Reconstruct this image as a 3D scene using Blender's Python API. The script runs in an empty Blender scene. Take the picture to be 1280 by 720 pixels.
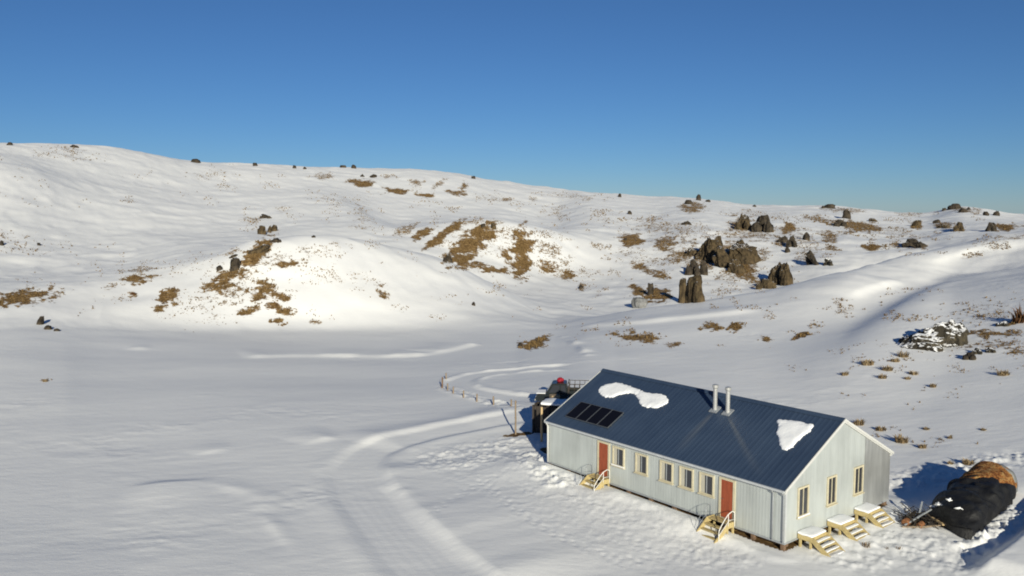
import bpy, bmesh, math, random
import numpy as np
from mathutils import Vector, Matrix

SC = bpy.context.scene
COL = SC.collection
rnd = random.Random(7)

# ------------------------------------------------------------------ camera
F, PITCH, CAMH = 1060.95, 0.09335, 16.435          # focal length in 1280-px units
CP, SP = math.cos(PITCH), math.sin(PITCH)
cam = bpy.data.cameras.new('camera')
cam.sensor_width = 36.0
cam.lens = F / 1280 * 36.0
cam.clip_start, cam.clip_end = 0.5, 20000
camo = bpy.data.objects.new('camera', cam)
camo.location = (0, 0, CAMH)
camo.rotation_euler = (math.pi / 2 - PITCH, 0, 0)
COL.objects.link(camo)
SC.camera = camo


def rays(px, py):
    px = np.asarray(px, float); py = np.asarray(py, float)
    X = (px - 640) / F; U = -(py - 360) / F
    return np.stack([X, CP + U * SP, U * CP - SP], -1)


def project(x, y, z):
    dz = z - CAMH
    d = y * CP - dz * SP
    u = y * SP + dz * CP
    d = np.where(d > 0.1, d, 0.1)
    return 640 + x / d * F, 360 - u / d * F


# ------------------------------------------------------------------ noise
def _h(ix, iy, s):
    n = (ix.astype(np.int64) * 374761393 + iy.astype(np.int64) * 668265263 + s * 1442695041) & 0x7fffffff
    n = ((n ^ (n >> 13)) * 1274126177) & 0x7fffffff
    n = ((n ^ (n >> 16)) * 2246822519) & 0x7fffffff
    return ((n ^ (n >> 15)) & 0xffff) / 65535.0 * 2 - 1


def vn(x, y, s=0):
    x = np.asarray(x, float); y = np.asarray(y, float)
    ix = np.floor(x); iy = np.floor(y); fx = x - ix; fy = y - iy
    ux = fx * fx * fx * (fx * (fx * 6 - 15) + 10); uy = fy * fy * fy * (fy * (fy * 6 - 15) + 10)
    a = _h(ix, iy, s); b = _h(ix + 1, iy, s); c = _h(ix, iy + 1, s); d = _h(ix + 1, iy + 1, s)
    return (a * (1 - ux) + b * ux) * (1 - uy) + (c * (1 - ux) + d * ux) * uy


def fbm(x, y, s=0, o=4, g=0.5):
    t = 0; a = 1.0; n = 0
    for i in range(o):
        t = t + a * vn(x * 2 ** i + 17.3 * i, y * 2 ** i - 9.1 * i, s + i); n += a; a *= g
    return t / n


def sstep(a, b, x):
    t = np.clip((x - a) / (b - a), 0, 1)
    return t * t * (3 - 2 * t)


def pchip(xk, yk, x):
    xk = np.asarray(xk, float); yk = np.asarray(yk, float)
    hk = np.diff(xk); dl = np.diff(yk) / hk
    m = np.zeros_like(yk)
    for i in range(1, len(xk) - 1):
        if dl[i - 1] * dl[i] > 0:
            w1 = 2 * hk[i] + hk[i - 1]; w2 = hk[i] + 2 * hk[i - 1]
            m[i] = (w1 + w2) / (w1 / dl[i - 1] + w2 / dl[i])
    m[0], m[-1] = dl[0], dl[-1]
    x = np.clip(x, xk[0], xk[-1])
    i = np.clip(np.searchsorted(xk, x) - 1, 0, len(xk) - 2)
    h = hk[i]; t = (x - xk[i]) / h
    return (yk[i] * (1 + 2 * t) * (1 - t) ** 2 + m[i] * h * t * (1 - t) ** 2
            + yk[i + 1] * t * t * (3 - 2 * t) + m[i + 1] * h * t * t * (t - 1))


# ------------------------------------------------------------------ object helpers
def link(o, parent=None):
    COL.objects.link(o)
    if parent is not None:
        o.parent = parent
    return o


def tag(o, label=None, cat=None, group=None, kind=None):
    if label: o['label'] = label
    if cat: o['category'] = cat
    if group: o['group'] = group
    if kind: o['kind'] = kind
    return o


def thing(name, label, cat, loc=(0, 0, 0), rotz=0, group=None):
    o = bpy.data.objects.new(name, None)
    o.empty_display_size = 0.3
    o.location = loc; o.rotation_euler = (0, 0, rotz)
    link(o); tag(o, label, cat, group)
    return o


def obj(name, bm, mat, parent=None, smooth=False):
    me = bpy.data.meshes.new(name)
    bm.normal_update()
    bm.to_mesh(me); bm.free()
    if mat: me.materials.append(mat)
    if smooth:
        me.shade_smooth()
    o = bpy.data.objects.new(name, me)
    return link(o, parent)


def np_mesh(name, verts, faces_flat, loop_tot, mat, parent=None, smooth=False, attrs=None):
    me = bpy.data.meshes.new(name)
    verts = np.asarray(verts, np.float32)
    me.vertices.add(len(verts)); me.vertices.foreach_set('co', verts.ravel())
    nl = len(faces_flat); nf = nl // loop_tot
    me.loops.add(nl); me.loops.foreach_set('vertex_index', np.asarray(faces_flat, np.int32))
    me.polygons.add(nf)
    me.polygons.foreach_set('loop_start', np.arange(nf, dtype=np.int32) * loop_tot)
    me.polygons.foreach_set('loop_total', np.full(nf, loop_tot, np.int32))
    me.update(calc_edges=True)
    if attrs:
        for k, v in attrs.items():
            a = me.attributes.new(k, 'FLOAT', 'POINT'); a.data.foreach_set('value', np.asarray(v, np.float32))
    me.validate()
    me.materials.append(mat)
    if smooth: me.shade_smooth()
    o = bpy.data.objects.new(name, me)
    return link(o, parent)


def box(bm, x0, x1, y0, y1, z0, z1, M=None, bev=0.0):
    r = bmesh.ops.create_cube(bm, size=1)
    vs = r['verts']
    for v in vs:
        v.co = Vector(((x0 + x1) / 2 + v.co.x * (x1 - x0), (y0 + y1) / 2 + v.co.y * (y1 - y0), (z0 + z1) / 2 + v.co.z * (z1 - z0)))
    if bev > 0:
        es = list({e for v in vs for e in v.link_edges})
        r = bmesh.ops.bevel(bm, geom=es, offset=bev, segments=2, affect='EDGES', profile=0.6)
        vs = list({v for f in r['faces'] for v in f.verts} | {v for v in vs if v.is_valid})
    if M is not None:
        bmesh.ops.transform(bm, matrix=M, verts=[v for v in vs if v.is_valid])
    return vs


def bar(bm, a, b, w, h=None, up=(0, 0, 1)):
    """square bar from a to b"""
    h = h or w
    a = Vector(a); b = Vector(b); d = (b - a); L = d.length; d.normalize()
    up = Vector(up)
    if abs(d.dot(up)) > 0.98: up = Vector((1, 0, 0))
    s = d.cross(up).normalized(); u = s.cross(d)
    M = Matrix((s, d, u)).transposed().to_4x4(); M.translation = (a + b) / 2
    return box(bm, -w / 2, w / 2, -L / 2, L / 2, -h / 2, h / 2, M)


def tube(bm, pts, r, seg=8, cap=True):
    pts = [Vector(p) for p in pts]; rings = []
    for i, p in enumerate(pts):
        d = (pts[min(i + 1, len(pts) - 1)] - pts[max(i - 1, 0)]).normalized()
        up = Vector((0, 0, 1)) if abs(d.z) < 0.95 else Vector((1, 0, 0))
        s = d.cross(up).normalized(); u = s.cross(d)
        rr = r[i] if isinstance(r, (list, tuple)) else r
        rings.append([bm.verts.new(p + (s * math.cos(2 * math.pi * k / seg) + u * math.sin(2 * math.pi * k / seg)) * rr) for k in range(seg)])
    for A, B in zip(rings, rings[1:]):
        for k in range(seg):
            bm.faces.new((A[k], A[(k + 1) % seg], B[(k + 1) % seg], B[k]))
    if cap:
        bm.faces.new(rings[0][::-1]); bm.faces.new(rings[-1])


def prism(bm, prof, axis, a0, a1):
    """extrude a closed 2-D profile along axis 'x' or 'y' or 'z'"""
    def P(p, t):
        return {'x': (t, p[0], p[1]), 'y': (p[0], t, p[1]), 'z': (p[0], p[1], t)}[axis]
    A = [bm.verts.new(P(p, a0)) for p in prof]; B = [bm.verts.new(P(p, a1)) for p in prof]
    n = len(prof)
    for k in range(n):
        bm.faces.new((A[k], A[(k + 1) % n], B[(k + 1) % n], B[k]))
    bm.faces.new(A[::-1]); bm.faces.new(B)
    bmesh.ops.recalc_face_normals(bm, faces=bm.faces[:])


# ------------------------------------------------------------------ materials
class NT:
    def __init__(s, name):
        s.m = bpy.data.materials.new(name); s.m.use_nodes = True
        s.t = s.m.node_tree; s.n = s.t.nodes; s.l = s.t.links
        s.p = next(x for x in s.n if x.type == 'BSDF_PRINCIPLED')

    def node(s, typ, **kw):
        x = s.n.new(typ)
        for k, v in kw.items():
            if k in x.inputs.keys(): x.inputs[k].default_value = v
            else: setattr(x, k, v)
        return x

    def coord(s, kind='Object', scale=(1, 1, 1)):
        c = s.node('ShaderNodeTexCoord'); m = s.node('ShaderNodeMapping')
        m.inputs['Scale'].default_value = scale
        s.l.new(c.outputs[kind], m.inputs['Vector'])
        return m.outputs[0]

    def noise(s, vec, scale, detail=4, rough=0.55):
        x = s.node('ShaderNodeTexNoise')
        x.inputs['Scale'].default_value = scale; x.inputs['Detail'].default_value = detail; x.inputs['Roughness'].default_value = rough
        s.l.new(vec, x.inputs['Vector'])
        return x.outputs[0]

    def ramp(s, fac, stops):
        x = s.node('ShaderNodeValToRGB'); e = x.color_ramp.elements
        while len(e) < len(stops): e.new(0.5)
        for q, (p, c) in zip(e, stops):
            q.position = p; q.color = (*c, 1) if len(c) == 3 else c
        s.l.new(fac, x.inputs[0])
        return x.outputs[0]

    def math(s, op, a, b=None, c=None, clamp=False):
        x = s.node('ShaderNodeMath', operation=op); x.use_clamp = clamp
        for i, q in enumerate((a, b, c)):
            if q is None: continue
            if isinstance(q, (int, float)): x.inputs[i].default_value = q
            else: s.l.new(q, x.inputs[i])
        return x.outputs[0]

    def mix(s, fac, a, b):
        x = s.node('ShaderNodeMix', data_type='RGBA')
        for i, q in ((0, fac), (6, a), (7, b)):
            if isinstance(q, (int, float)): x.inputs[i].default_value = q
            elif isinstance(q, tuple): x.inputs[i].default_value = (*q, 1)
            else: s.l.new(q, x.inputs[i])
        return x.outputs[2]

    def bump(s, h, strength, dist):
        x = s.node('ShaderNodeBump'); x.inputs['Strength'].default_value = strength; x.inputs['Distance'].default_value = dist
        s.l.new(h, x.inputs['Height']); s.l.new(x.outputs[0], s.p.inputs['Normal'])

    def setc(s, c):
        if isinstance(c, tuple): s.p.inputs['Base Color'].default_value = (*c, 1)
        else: s.l.new(c, s.p.inputs['Base Color'])

    def pr(s, rough=None, metal=None, spec=None):
        if rough is not None: s.p.inputs['Roughness'].default_value = rough
        if metal is not None: s.p.inputs['Metallic'].default_value = metal
        if spec is not None: s.p.inputs['Specular IOR Level'].default_value = spec
        return s


def simple(name, col, rough=0.6, metal=0.0, var=0.25, scale=6.0, spec=0.4, bump=0.0, stretch=(1, 1, 1)):
    t = NT(name)
    v = t.coord('Object', stretch)
    n = t.noise(v, scale, 5)
    lo = tuple(max(0, c * (1 - var)) for c in col); hi = tuple(min(1, c * (1 + var)) for c in col)
    t.setc(t.ramp(n, [(0.3, lo), (0.7, hi)])); t.pr(rough, metal, spec)
    if bump: t.bump(n, bump, 0.03)
    return t.m


SNOWC = (0.86, 0.86, 0.87)


def mat_ground():
    t = NT('snow_ground')
    v = t.coord('Object'); va = t.coord('Object', (0.42, 1.0, 1.0))
    at = t.node('ShaderNodeAttribute', attribute_name='bare')
    n1 = t.noise(v, 0.9, 6, 0.7); n2 = t.noise(v, 0.22, 4, 0.6)
    n3_ = t.noise(t.coord('Object', (0.7, 1.0, 5.0)), 2.0, 5, 0.7)
    nn = t.math('ADD', t.math('ADD', t.math('MULTIPLY', n1, 2.6), t.math('MULTIPLY', n2, 1.0)), t.math('MULTIPLY', n3_, 1.9))
    thr = t.math('MULTIPLY', t.math('ADD', t.math('ADD', t.math('MULTIPLY', at.outputs['Fac'], 1.25), nn), -3.24), 3.2, clamp=True)
    thr = t.math('MULTIPLY', thr, t.math('MULTIPLY', at.outputs['Fac'], 9.0, clamp=True))
    earth = t.ramp(t.noise(v, 1.1, 6, 0.75), [(0.34, (0.045, 0.027, 0.012)), (0.47, (0.14, 0.080, 0.028)), (0.62, (0.34, 0.225, 0.095))])
    s1 = t.noise(va, 0.12, 5, 0.6)
    snow = t.ramp(s1, [(0.3, (0.80, 0.80, 0.80)), (0.7, (0.88, 0.875, 0.855))])
    t.setc(t.mix(thr, snow, earth))
    r = t.math('ADD', t.math('MULTIPLY', thr, 0.3), 0.6)
    t.l.new(r, t.p.inputs['Roughness'])
    t.pr(spec=0.25)
    b1 = t.noise(va, 1.6, 6, 0.62); b2 = t.noise(v, 5.0, 4, 0.6)
    t.bump(t.math('ADD', b1, t.math('MULTIPLY', b2, 0.25)), 0.5, 0.055)
    return t.m


def mat_snow(name='snow', bumpd=0.04):
    t = NT(name)
    v = t.coord('Object')
    n = t.noise(v, 5, 5, 0.6)
    t.setc(t.ramp(n, [(0.3, (0.82, 0.83, 0.85)), (0.7, (0.88, 0.88, 0.88))])); t.pr(0.6, 0, 0.25)
    t.bump(n, 0.5, bumpd)
    return t.m


def mat_rock(name, lo, hi, snow_from, scale=0.9):
    t = NT(name)
    v = t.coord('Object'); vs = t.coord('Object', (1, 1, 0.35))
    n = t.noise(vs, scale, 7, 0.65); n2 = t.noise(v, scale * 3.1, 5, 0.6)
    rock = t.ramp(n, [(0.36, tuple(a * 0.5 for a in lo)), (0.5, tuple(a * 0.65 + b * 0.35 for a, b in zip(lo, hi))), (0.66, hi)])
    lich = t.ramp(n2, [(0.52, (0, 0, 0)), (0.66, (1, 1, 1))])
    rock = t.mix(t.math('MULTIPLY', lich, 0.35), rock, (0.13, 0.105, 0.05))
    g = t.node('ShaderNodeNewGeometry'); sx = t.node('ShaderNodeSeparateXYZ')
    t.l.new(g.outputs['Normal'], sx.inputs[0])
    f = t.math('MULTIPLY', t.math('SUBTRACT', t.math('ADD', sx.outputs[2], t.math('MULTIPLY', t.math('SUBTRACT', n2, 0.5), 0.9)), snow_from), 8.0, clamp=True)
    t.setc(t.mix(f, rock, SNOWC)); t.pr(0.9, 0, 0.2)
    t.bump(t.math('ADD', n, t.math('MULTIPLY', n2, 0.6)), 0.9, 0.35)
    return t.m


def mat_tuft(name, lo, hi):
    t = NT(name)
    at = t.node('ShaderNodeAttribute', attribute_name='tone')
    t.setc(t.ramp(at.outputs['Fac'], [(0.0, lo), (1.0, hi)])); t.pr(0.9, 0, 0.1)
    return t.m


def mat_iron(name, col, rough, metal, dirt=0.25):
    t = NT(name)
    v = t.coord('Object', (2.0, 2.0, 0.22)); w = t.coord('Object')
    n = t.noise(v, 1.3, 5, 0.6); n2 = t.noise(w, 0.5, 3, 0.5)
    f = t.math('MULTIPLY', t.math('ADD', n, n2), 0.5)
    lo = tuple(c * (1 - dirt) for c in col); hi = tuple(min(1, c * (1 + dirt * 0.6)) for c in col)
    t.setc(t.ramp(f, [(0.35, lo), (0.62, hi)])); t.pr(rough, metal, 0.5)
    t.l.new(t.math('ADD', t.math('MULTIPLY', n, 0.2), rough - 0.1), t.p.inputs['Roughness'])
    return t.m


def mat_roof():
    t = NT('roof_navy_iron')
    w = t.coord('Object')
    sp = t.node('ShaderNodeSeparateXYZ'); t.l.new(w, sp.inputs[0])
    n = t.noise(t.coord('Object', (3.0, 0.35, 0.35)), 1.0, 5, 0.6); n2 = t.noise(w, 0.35, 4, 0.55)
    f = t.math('MULTIPLY', t.math('ADD', n, n2), 0.5)
    base = t.ramp(f, [(0.35, (0.030, 0.049, 0.088)), (0.65, (0.047, 0.072, 0.118))])
    # pale streaks that run from each chimney foot down to the eave
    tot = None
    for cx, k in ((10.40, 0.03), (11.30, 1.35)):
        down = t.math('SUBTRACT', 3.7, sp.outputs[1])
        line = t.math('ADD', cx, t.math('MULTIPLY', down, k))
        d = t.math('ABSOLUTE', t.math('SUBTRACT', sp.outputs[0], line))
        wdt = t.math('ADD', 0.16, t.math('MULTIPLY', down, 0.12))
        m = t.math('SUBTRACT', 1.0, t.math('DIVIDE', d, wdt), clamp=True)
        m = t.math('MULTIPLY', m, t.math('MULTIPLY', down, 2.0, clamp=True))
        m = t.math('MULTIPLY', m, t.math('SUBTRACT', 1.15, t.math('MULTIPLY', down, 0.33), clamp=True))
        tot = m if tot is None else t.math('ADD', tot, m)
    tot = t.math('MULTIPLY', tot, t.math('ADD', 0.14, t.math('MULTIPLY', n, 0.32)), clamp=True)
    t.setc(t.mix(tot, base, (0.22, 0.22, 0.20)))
    t.pr(0.42, 0.0, 0.45)
    return t.m


M_GROUND = mat_ground()
M_SNOW = mat_snow()
M_ROCK = mat_rock('rock_brown', (0.030, 0.022, 0.014), (0.125, 0.088, 0.046), 0.92)
M_ROCKD = mat_rock('rock_dark', (0.020, 0.017, 0.015), (0.080, 0.062, 0.044), 0.98)
M_ROCKG = mat_rock('rock_snowy', (0.016, 0.015, 0.014), (0.085, 0.072, 0.05), 0.74)
M_ROCKP = mat_rock('rock_grey', (0.14, 0.145, 0.15), (0.25, 0.25, 0.25), 1.25)
M_TUFT = mat_tuft('tussock_dry', (0.075, 0.046, 0.02), (0.30, 0.20, 0.09))
M_TUFTS = mat_tuft('tussock_straw', (0.13, 0.09, 0.05), (0.42, 0.32, 0.19))
M_TUFTR = mat_tuft('tussock_russet', (0.055, 0.028, 0.015), (0.20, 0.105, 0.05))
M_WALL = mat_iron('wall_zinc_iron', (0.455, 0.485, 0.475), 0.5, 0.25, 0.16)
M_WALL2 = mat_iron('wall_bare_zinc', (0.50, 0.51, 0.50), 0.38, 0.6, 0.25)
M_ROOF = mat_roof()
M_TRIM = simple('trim_white', (0.54, 0.54, 0.52), 0.5, var=0.06)
M_GUTTER = simple('gutter_zinc', (0.54, 0.56, 0.57), 0.42, 0.3, var=0.08)
M_PIPE = simple('pipe_grey', (0.34, 0.36, 0.38), 0.45, 0.3, var=0.1)
M_DOOR = simple('door_rust_red', (0.27, 0.062, 0.026), 0.55, var=0.16, scale=3, stretch=(4, 4, 0.6))
M_CREAM = simple('timber_cream', (0.50, 0.45, 0.32), 0.7, var=0.10, scale=4)
M_TREAT = simple('timber_treated', (0.43, 0.34, 0.16), 0.75, var=0.22, scale=5, stretch=(1, 3, 1))
M_PILE = simple('timber_pile', (0.15, 0.095, 0.06), 0.85, var=0.3, scale=5)
M_DARKW = simple('timber_dark', (0.045, 0.036, 0.030), 0.85, var=0.35, scale=4, stretch=(6, 6, 0.7))
M_POST = simple('timber_weathered', (0.22, 0.17, 0.12), 0.85, var=0.3, scale=6, stretch=(4, 4, 0.5))
M_POSTL = simple('timber_pale', (0.50, 0.36, 0.19), 0.8, var=0.22, scale=6, stretch=(4, 4, 0.5))
M_GLASS = NT('window_glass').pr(0.08, 0, 0.6).m
M_GLASS.node_tree.nodes['Principled BSDF'].inputs['Base Color'].default_value = (0.035, 0.038, 0.045, 1)
M_CURT = simple('curtain_pale', (0.42, 0.40, 0.33), 0.8, var=0.12, scale=8, stretch=(5, 5, 0.5))
M_SOLAR = NT('solar_cells').pr(0.3, 0, 0.12).m
M_SOLAR.node_tree.nodes['Principled BSDF'].inputs['Base Color'].default_value = (0.006, 0.006, 0.009, 1)
M_ALU = simple('aluminium_dull', (0.20, 0.21, 0.22), 0.45, 0.7, var=0.1)
M_FLUE = simple('flue_steel', (0.50, 0.50, 0.49), 0.38, 0.6, var=0.10)
M_RAIL = simple('handrail_white', (0.70, 0.68, 0.64), 0.45, var=0.05)
M_UNDER = simple('underfloor_dark', (0.05, 0.042, 0.035), 0.9, var=0.3)
M_BODY = simple('paint_black_green', (0.012, 0.016, 0.016), 0.28, var=0.15, spec=0.6)
M_TYRE = simple('tyre_rubber', (0.02, 0.02, 0.021), 0.85, var=0.2)
M_RED = simple('red_cloth', (0.26, 0.008, 0.020), 0.65, var=0.2)
M_BROWNB = simple('brown_cardboard', (0.30, 0.22, 0.13), 0.8, var=0.25)


def mat_tarp():
    t = NT('tarp_black')
    v = t.coord('Object'); n = t.noise(v, 1.1, 5, 0.6); n2 = t.noise(v, 4.5, 4, 0.6)
    t.setc(t.ramp(n, [(0.3, (0.006, 0.006, 0.007)), (0.7, (0.016, 0.016, 0.017))])); t.pr(0.62, 0, 0.25)
    t.bump(t.math('ADD', n, t.math('MULTIPLY', n2, 0.4)), 0.7, 0.16)
    return t.m


def mat_hay():
    t = NT('stack_rusty_straw')
    v = t.coord('Object'); n = t.noise(v, 2.6, 6, 0.7); n2 = t.noise(v, 9, 4, 0.7)
    f = t.math('ADD', t.math('MULTIPLY', n, 0.6), t.math('MULTIPLY', n2, 0.4))
    t.setc(t.ramp(f, [(0.40, (0.09, 0.026, 0.010)), (0.49, (0.30, 0.12, 0.035)), (0.60, (0.50, 0.32, 0.13))])); t.pr(0.9, 0, 0.15)
    t.bump(f, 1.0, 0.4)
    return t.m


M_TARP = mat_tarp(); M_HAY = mat_hay()
M_SHEET = simple('sheet_grey', (0.17, 0.175, 0.17), 0.6, var=0.15)
M_RUST = simple('rusty_steel', (0.20, 0.085, 0.035), 0.85, var=0.4, scale=9)
M_SCRAP = simple('dark_brush', (0.035, 0.028, 0.022), 0.9, var=0.4)

# ------------------------------------------------------------------ terrain
Z = lambda z: ('z', z)
#  px : list of (distance, picture row or height)
KN = {
 -500: [(10, Z(-1.2)), (38, Z(-1.2)), (70, Z(-1.6)), (142, Z(-3.8)), (158, Z(0)), (175, Z(2)), (205, Z(2.5)), (290, Z(16)), (380, Z(38)), (405, Z(42)), (480, Z(54)), (600, Z(40)), (3000, Z(0)), (9000, Z(-60))],
 0:    [(10, Z(-1.2)), (38, Z(-1.1)), (70, Z(-1.5)), (142, 413), (158, 385), (181, 357), (205, 349), (290, 272), (375, 203), (400, 196), (485, 180), (600, Z(40)), (3000, Z(0)), (9000, Z(-60))],
 130:  [(10, Z(-1.2)), (38, Z(-1.1)), (70, Z(-1.5)), (142, 413), (159, 378), (182, 345), (207, 338), (285, 288), (355, 240), (385, 228), (500, 184), (600, Z(38)), (3000, Z(0)), (9000, Z(-60))],
 260:  [(10, Z(-1.2)), (38, Z(-1.0)), (70, Z(-1.4)), (142, 414), (157, 368), (178, 322), (212, 311), (280, 289), (360, 251), (392, 240), (520, 203), (630, Z(34)), (3000, Z(0)), (9000, Z(-60))],
 330:  [(10, Z(-1.2)), (38, Z(-1.0)), (70, Z(-1.3)), (142, 415), (156, 362), (179, 297), (212, Z(7.6)), (280, 287), (362, 250), (395, 239), (525, 206), (635, Z(32)), (3000, Z(0)), (9000, Z(-60))],
 390:  [(10, Z(-1.2)), (38, Z(-1.0)), (70, Z(-1.3)), (142, 415), (156, 360), (179, 293), (212, Z(6.5)), (280, 281), (365, 246), (398, 237), (530, 209), (640, Z(30)), (3000, Z(0)), (9000, Z(-60))],
 500:  [(10, Z(-1.2)), (38, Z(-0.9)), (70, Z(-1.3)), (142, 413), (157, 370), (185, 312), (207, Z(3.2)), (240, 304), (268, 286), (315, Z(11.0)), (540, 212), (650, Z(28)), (3000, Z(0)), (9000, Z(-60))],
 560:  [(10, Z(-1.1)), (38, Z(-0.8)), (70, Z(-1.1)), (142, 412), (157, 378), (186, 329), (206, Z(-0.5)), (236, 318), (270, 279), (318, Z(11.5)), (540, 217), (650, Z(26)), (3000, Z(0)), (9000, Z(-60))],
 610:  [(10, Z(-1.0)), (38, Z(-0.6)), (70, Z(-0.9)), (140, 411), (157, 388), (186, 353), (206, Z(-3.6)), (236, 325), (272, 275), (320, Z(11.5)), (542, 226), (650, Z(24)), (3000, Z(0)), (9000, Z(-60))],
 690:  [(10, Z(-1.0)), (38, Z(-0.45)), (70, Z(-0.6)), (128, 421), (150, 404), (172, 393), (200, Z(-5.0)), (236, 350), (276, 289), (325, Z(8.5)), (550, 236), (650, Z(20)), (3000, Z(-5)), (9000, Z(-60))],
 740:  [(10, Z(-1.0)), (38, Z(-0.45)), (70, Z(-0.5)), (118, Z(-1.6)), (132, 409), (150, 398), (180, Z(-5.6)), (238, 349), (284, 298), (330, 280), (555, 241), (650, Z(18)), (3000, Z(-5)), (9000, Z(-60))],
 800:  [(10, Z(-1.0)), (38, Z(-0.45)), (70, Z(-0.45)), (110, Z(-0.95)), (121, 412), (143, 389), (172, Z(-5.2)), (238, 345), (288, 301), (340, 282), (560, 245), (660, Z(17)), (3000, Z(-5)), (9000, Z(-60))],
 870:  [(10, Z(-1.0)), (38, Z(-0.45)), (70, Z(-0.45)), (104, Z(-0.65)), (113, 421), (147, 378), (175, Z(-4.6)), (236, 336), (288, 294), (350, 274), (560, 249), (660, Z(15)), (3000, Z(-5)), (9000, Z(-60))],
 960:  [(10, Z(-1.0)), (38, Z(-0.45)), (70, Z(-0.45)), (104, Z(-0.25)), (113, Z(-0.05)), (151, 365), (184, Z(-3.6)), (240, 336), (290, 301), (355, 279), (560, 257), (660, Z(12)), (3000, Z(-8)), (9000, Z(-60))],
 1050: [(10, Z(-1.0)), (38, Z(-0.45)), (70, Z(-0.4)), (105, Z(0.85)), (117, Z(0.75)), (163, 343), (200, Z(-3.0)), (245, 322), (290, 301), (375, 281), (560, 257), (660, Z(10)), (3000, Z(-8)), (9000, Z(-60))],
 1100: [(10, Z(-1.0)), (38, Z(-0.45)), (70, Z(-0.3)), (119, Z(2.05)), (131, Z(1.75)), (180, 331), (213, Z(-1.4)), (252, 317), (292, 302), (380, 284), (580, 263), (680, Z(8)), (3000, Z(-8)), (9000, Z(-60))],
 1150: [(10, Z(-1.0)), (38, Z(-0.45)), (70, Z(-0.2)), (140, Z(3.4)), (153, Z(3.0)), (195, 318), (226, Z(1.0)), (258, 312), (295, 300), (385, 286), (600, 266), (700, Z(6)), (3000, Z(-8)), (9000, Z(-60))],
 1200: [(10, Z(-1.0)), (38, Z(-0.4)), (70, Z(-0.0)), (160, Z(4.5)), (172, Z(4.1)), (205, 306), (234, Z(3.6)), (264, 302), (300, 293), (385, 281), (600, 258), (700, Z(6)), (3000, Z(-8)), (9000, Z(-60))],
 1280: [(10, Z(-0.9)), (38, Z(-0.35)), (70, Z(0.3)), (165, Z(6.4)), (177, Z(6.1)), (215, 287), (241, Z(7.8)), (268, Z(9.6)), (305, Z(10)), (385, 280), (600, 268), (700, Z(4)), (3000, Z(-8)), (9000, Z(-60))],
 1600: [(10, Z(-0.7)), (38, Z(0)), (70, Z(2)), (165, Z(12)), (178, Z(13)), (220, Z(17)), (250, Z(15)), (272, Z(14)), (308, Z(13)), (390, Z(11)), (600, Z(11)), (700, Z(4)), (3000, Z(-8)), (9000, Z(-60))],
}


def px_az(px):
    d = rays(px, 330)
    return math.atan2(d[0], d[1])


kpx = sorted(KN)
kaz = np.array([px_az(p) for p in kpx])
nk = len(KN[0])
kr = np.zeros((len(kpx), nk)); kz = np.zeros((len(kpx), nk))
for i, p in enumerate(kpx):
    for j, (r, q) in enumerate(KN[p]):
        kr[i, j] = r
        if isinstance(q, tuple): kz[i, j] = q[1]
        else:
            d = rays(p, q); kz[i, j] = CAMH + d[2] / math.hypot(d[0], d[1]) * r

D2R = math.pi / 180
fine = np.arange(-33.5, 33.5001, 0.075)
side = [33.5]; st = 0.12
while side[-1] + st < 178:
    side.append(side[-1] + st); st = min(st * 1.25, 6.0)
side = np.array(side[1:] + [180.0])
AZ = np.concatenate([-side[::-1], fine, side]) * D2R
RR = [4, 8, 12, 16, 20, 24, 27, 30]
while RR[-1] < 36: RR.append(RR[-1] * 1.006)
while RR[-1] < 100: RR.append(RR[-1] * 1.0034)
while RR[-1] < 640: RR.append(RR[-1] * 1.006)
while RR[-1] < 9000: RR.append(RR[-1] * 1.06)
RR = np.array(RR)
NA, NR = len(AZ), len(RR)
azc = np.clip(AZ, kaz[0], kaz[-1])
rk = np.stack([pchip(kaz, kr[:, j], azc) for j in range(nk)], 1)
zk = np.stack([pchip(kaz, kz[:, j], azc) for j in range(nk)], 1)
H = np.stack([pchip(rk[i], zk[i], RR) for i in range(NA)], 0)          # NA x NR
# soften the joins a little
for _ in range(3):
    for ax, n in ((0, 5), (1, 3)):
        for _2 in range(n):
            K = np.pad(H, [(1, 1) if a == ax else (0, 0) for a in (0, 1)], mode='edge')
            H = 0.25 * (K[:-2] if ax == 0 else K[:, :-2]) + 0.5 * H + 0.25 * (K[2:] if ax == 0 else K[:, 2:])
GX = np.sin(AZ)[:, None] * RR[None]; GY = np.cos(AZ)[:, None] * RR[None]
GR = np.broadcast_to(RR[None], H.shape)


def height(x, y, G=None):
    G = H if G is None else G
    x = np.asarray(x, float); y = np.asarray(y, float)
    a = np.arctan2(x, y); r = np.hypot(x, y)
    i = np.clip(np.searchsorted(AZ, a) - 1, 0, NA - 2); j = np.clip(np.searchsorted(RR, r) - 1, 0, NR - 2)
    s = np.clip((a - AZ[i]) / (AZ[i + 1] - AZ[i]), 0, 1); t = np.clip((r - RR[j]) / (RR[j + 1] - RR[j]), 0, 1)
    return (G[i, j] * (1 - t) + G[i, j + 1] * t) * (1 - s) + (G[i + 1, j] * (1 - t) + G[i + 1, j + 1] * t) * s


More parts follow.
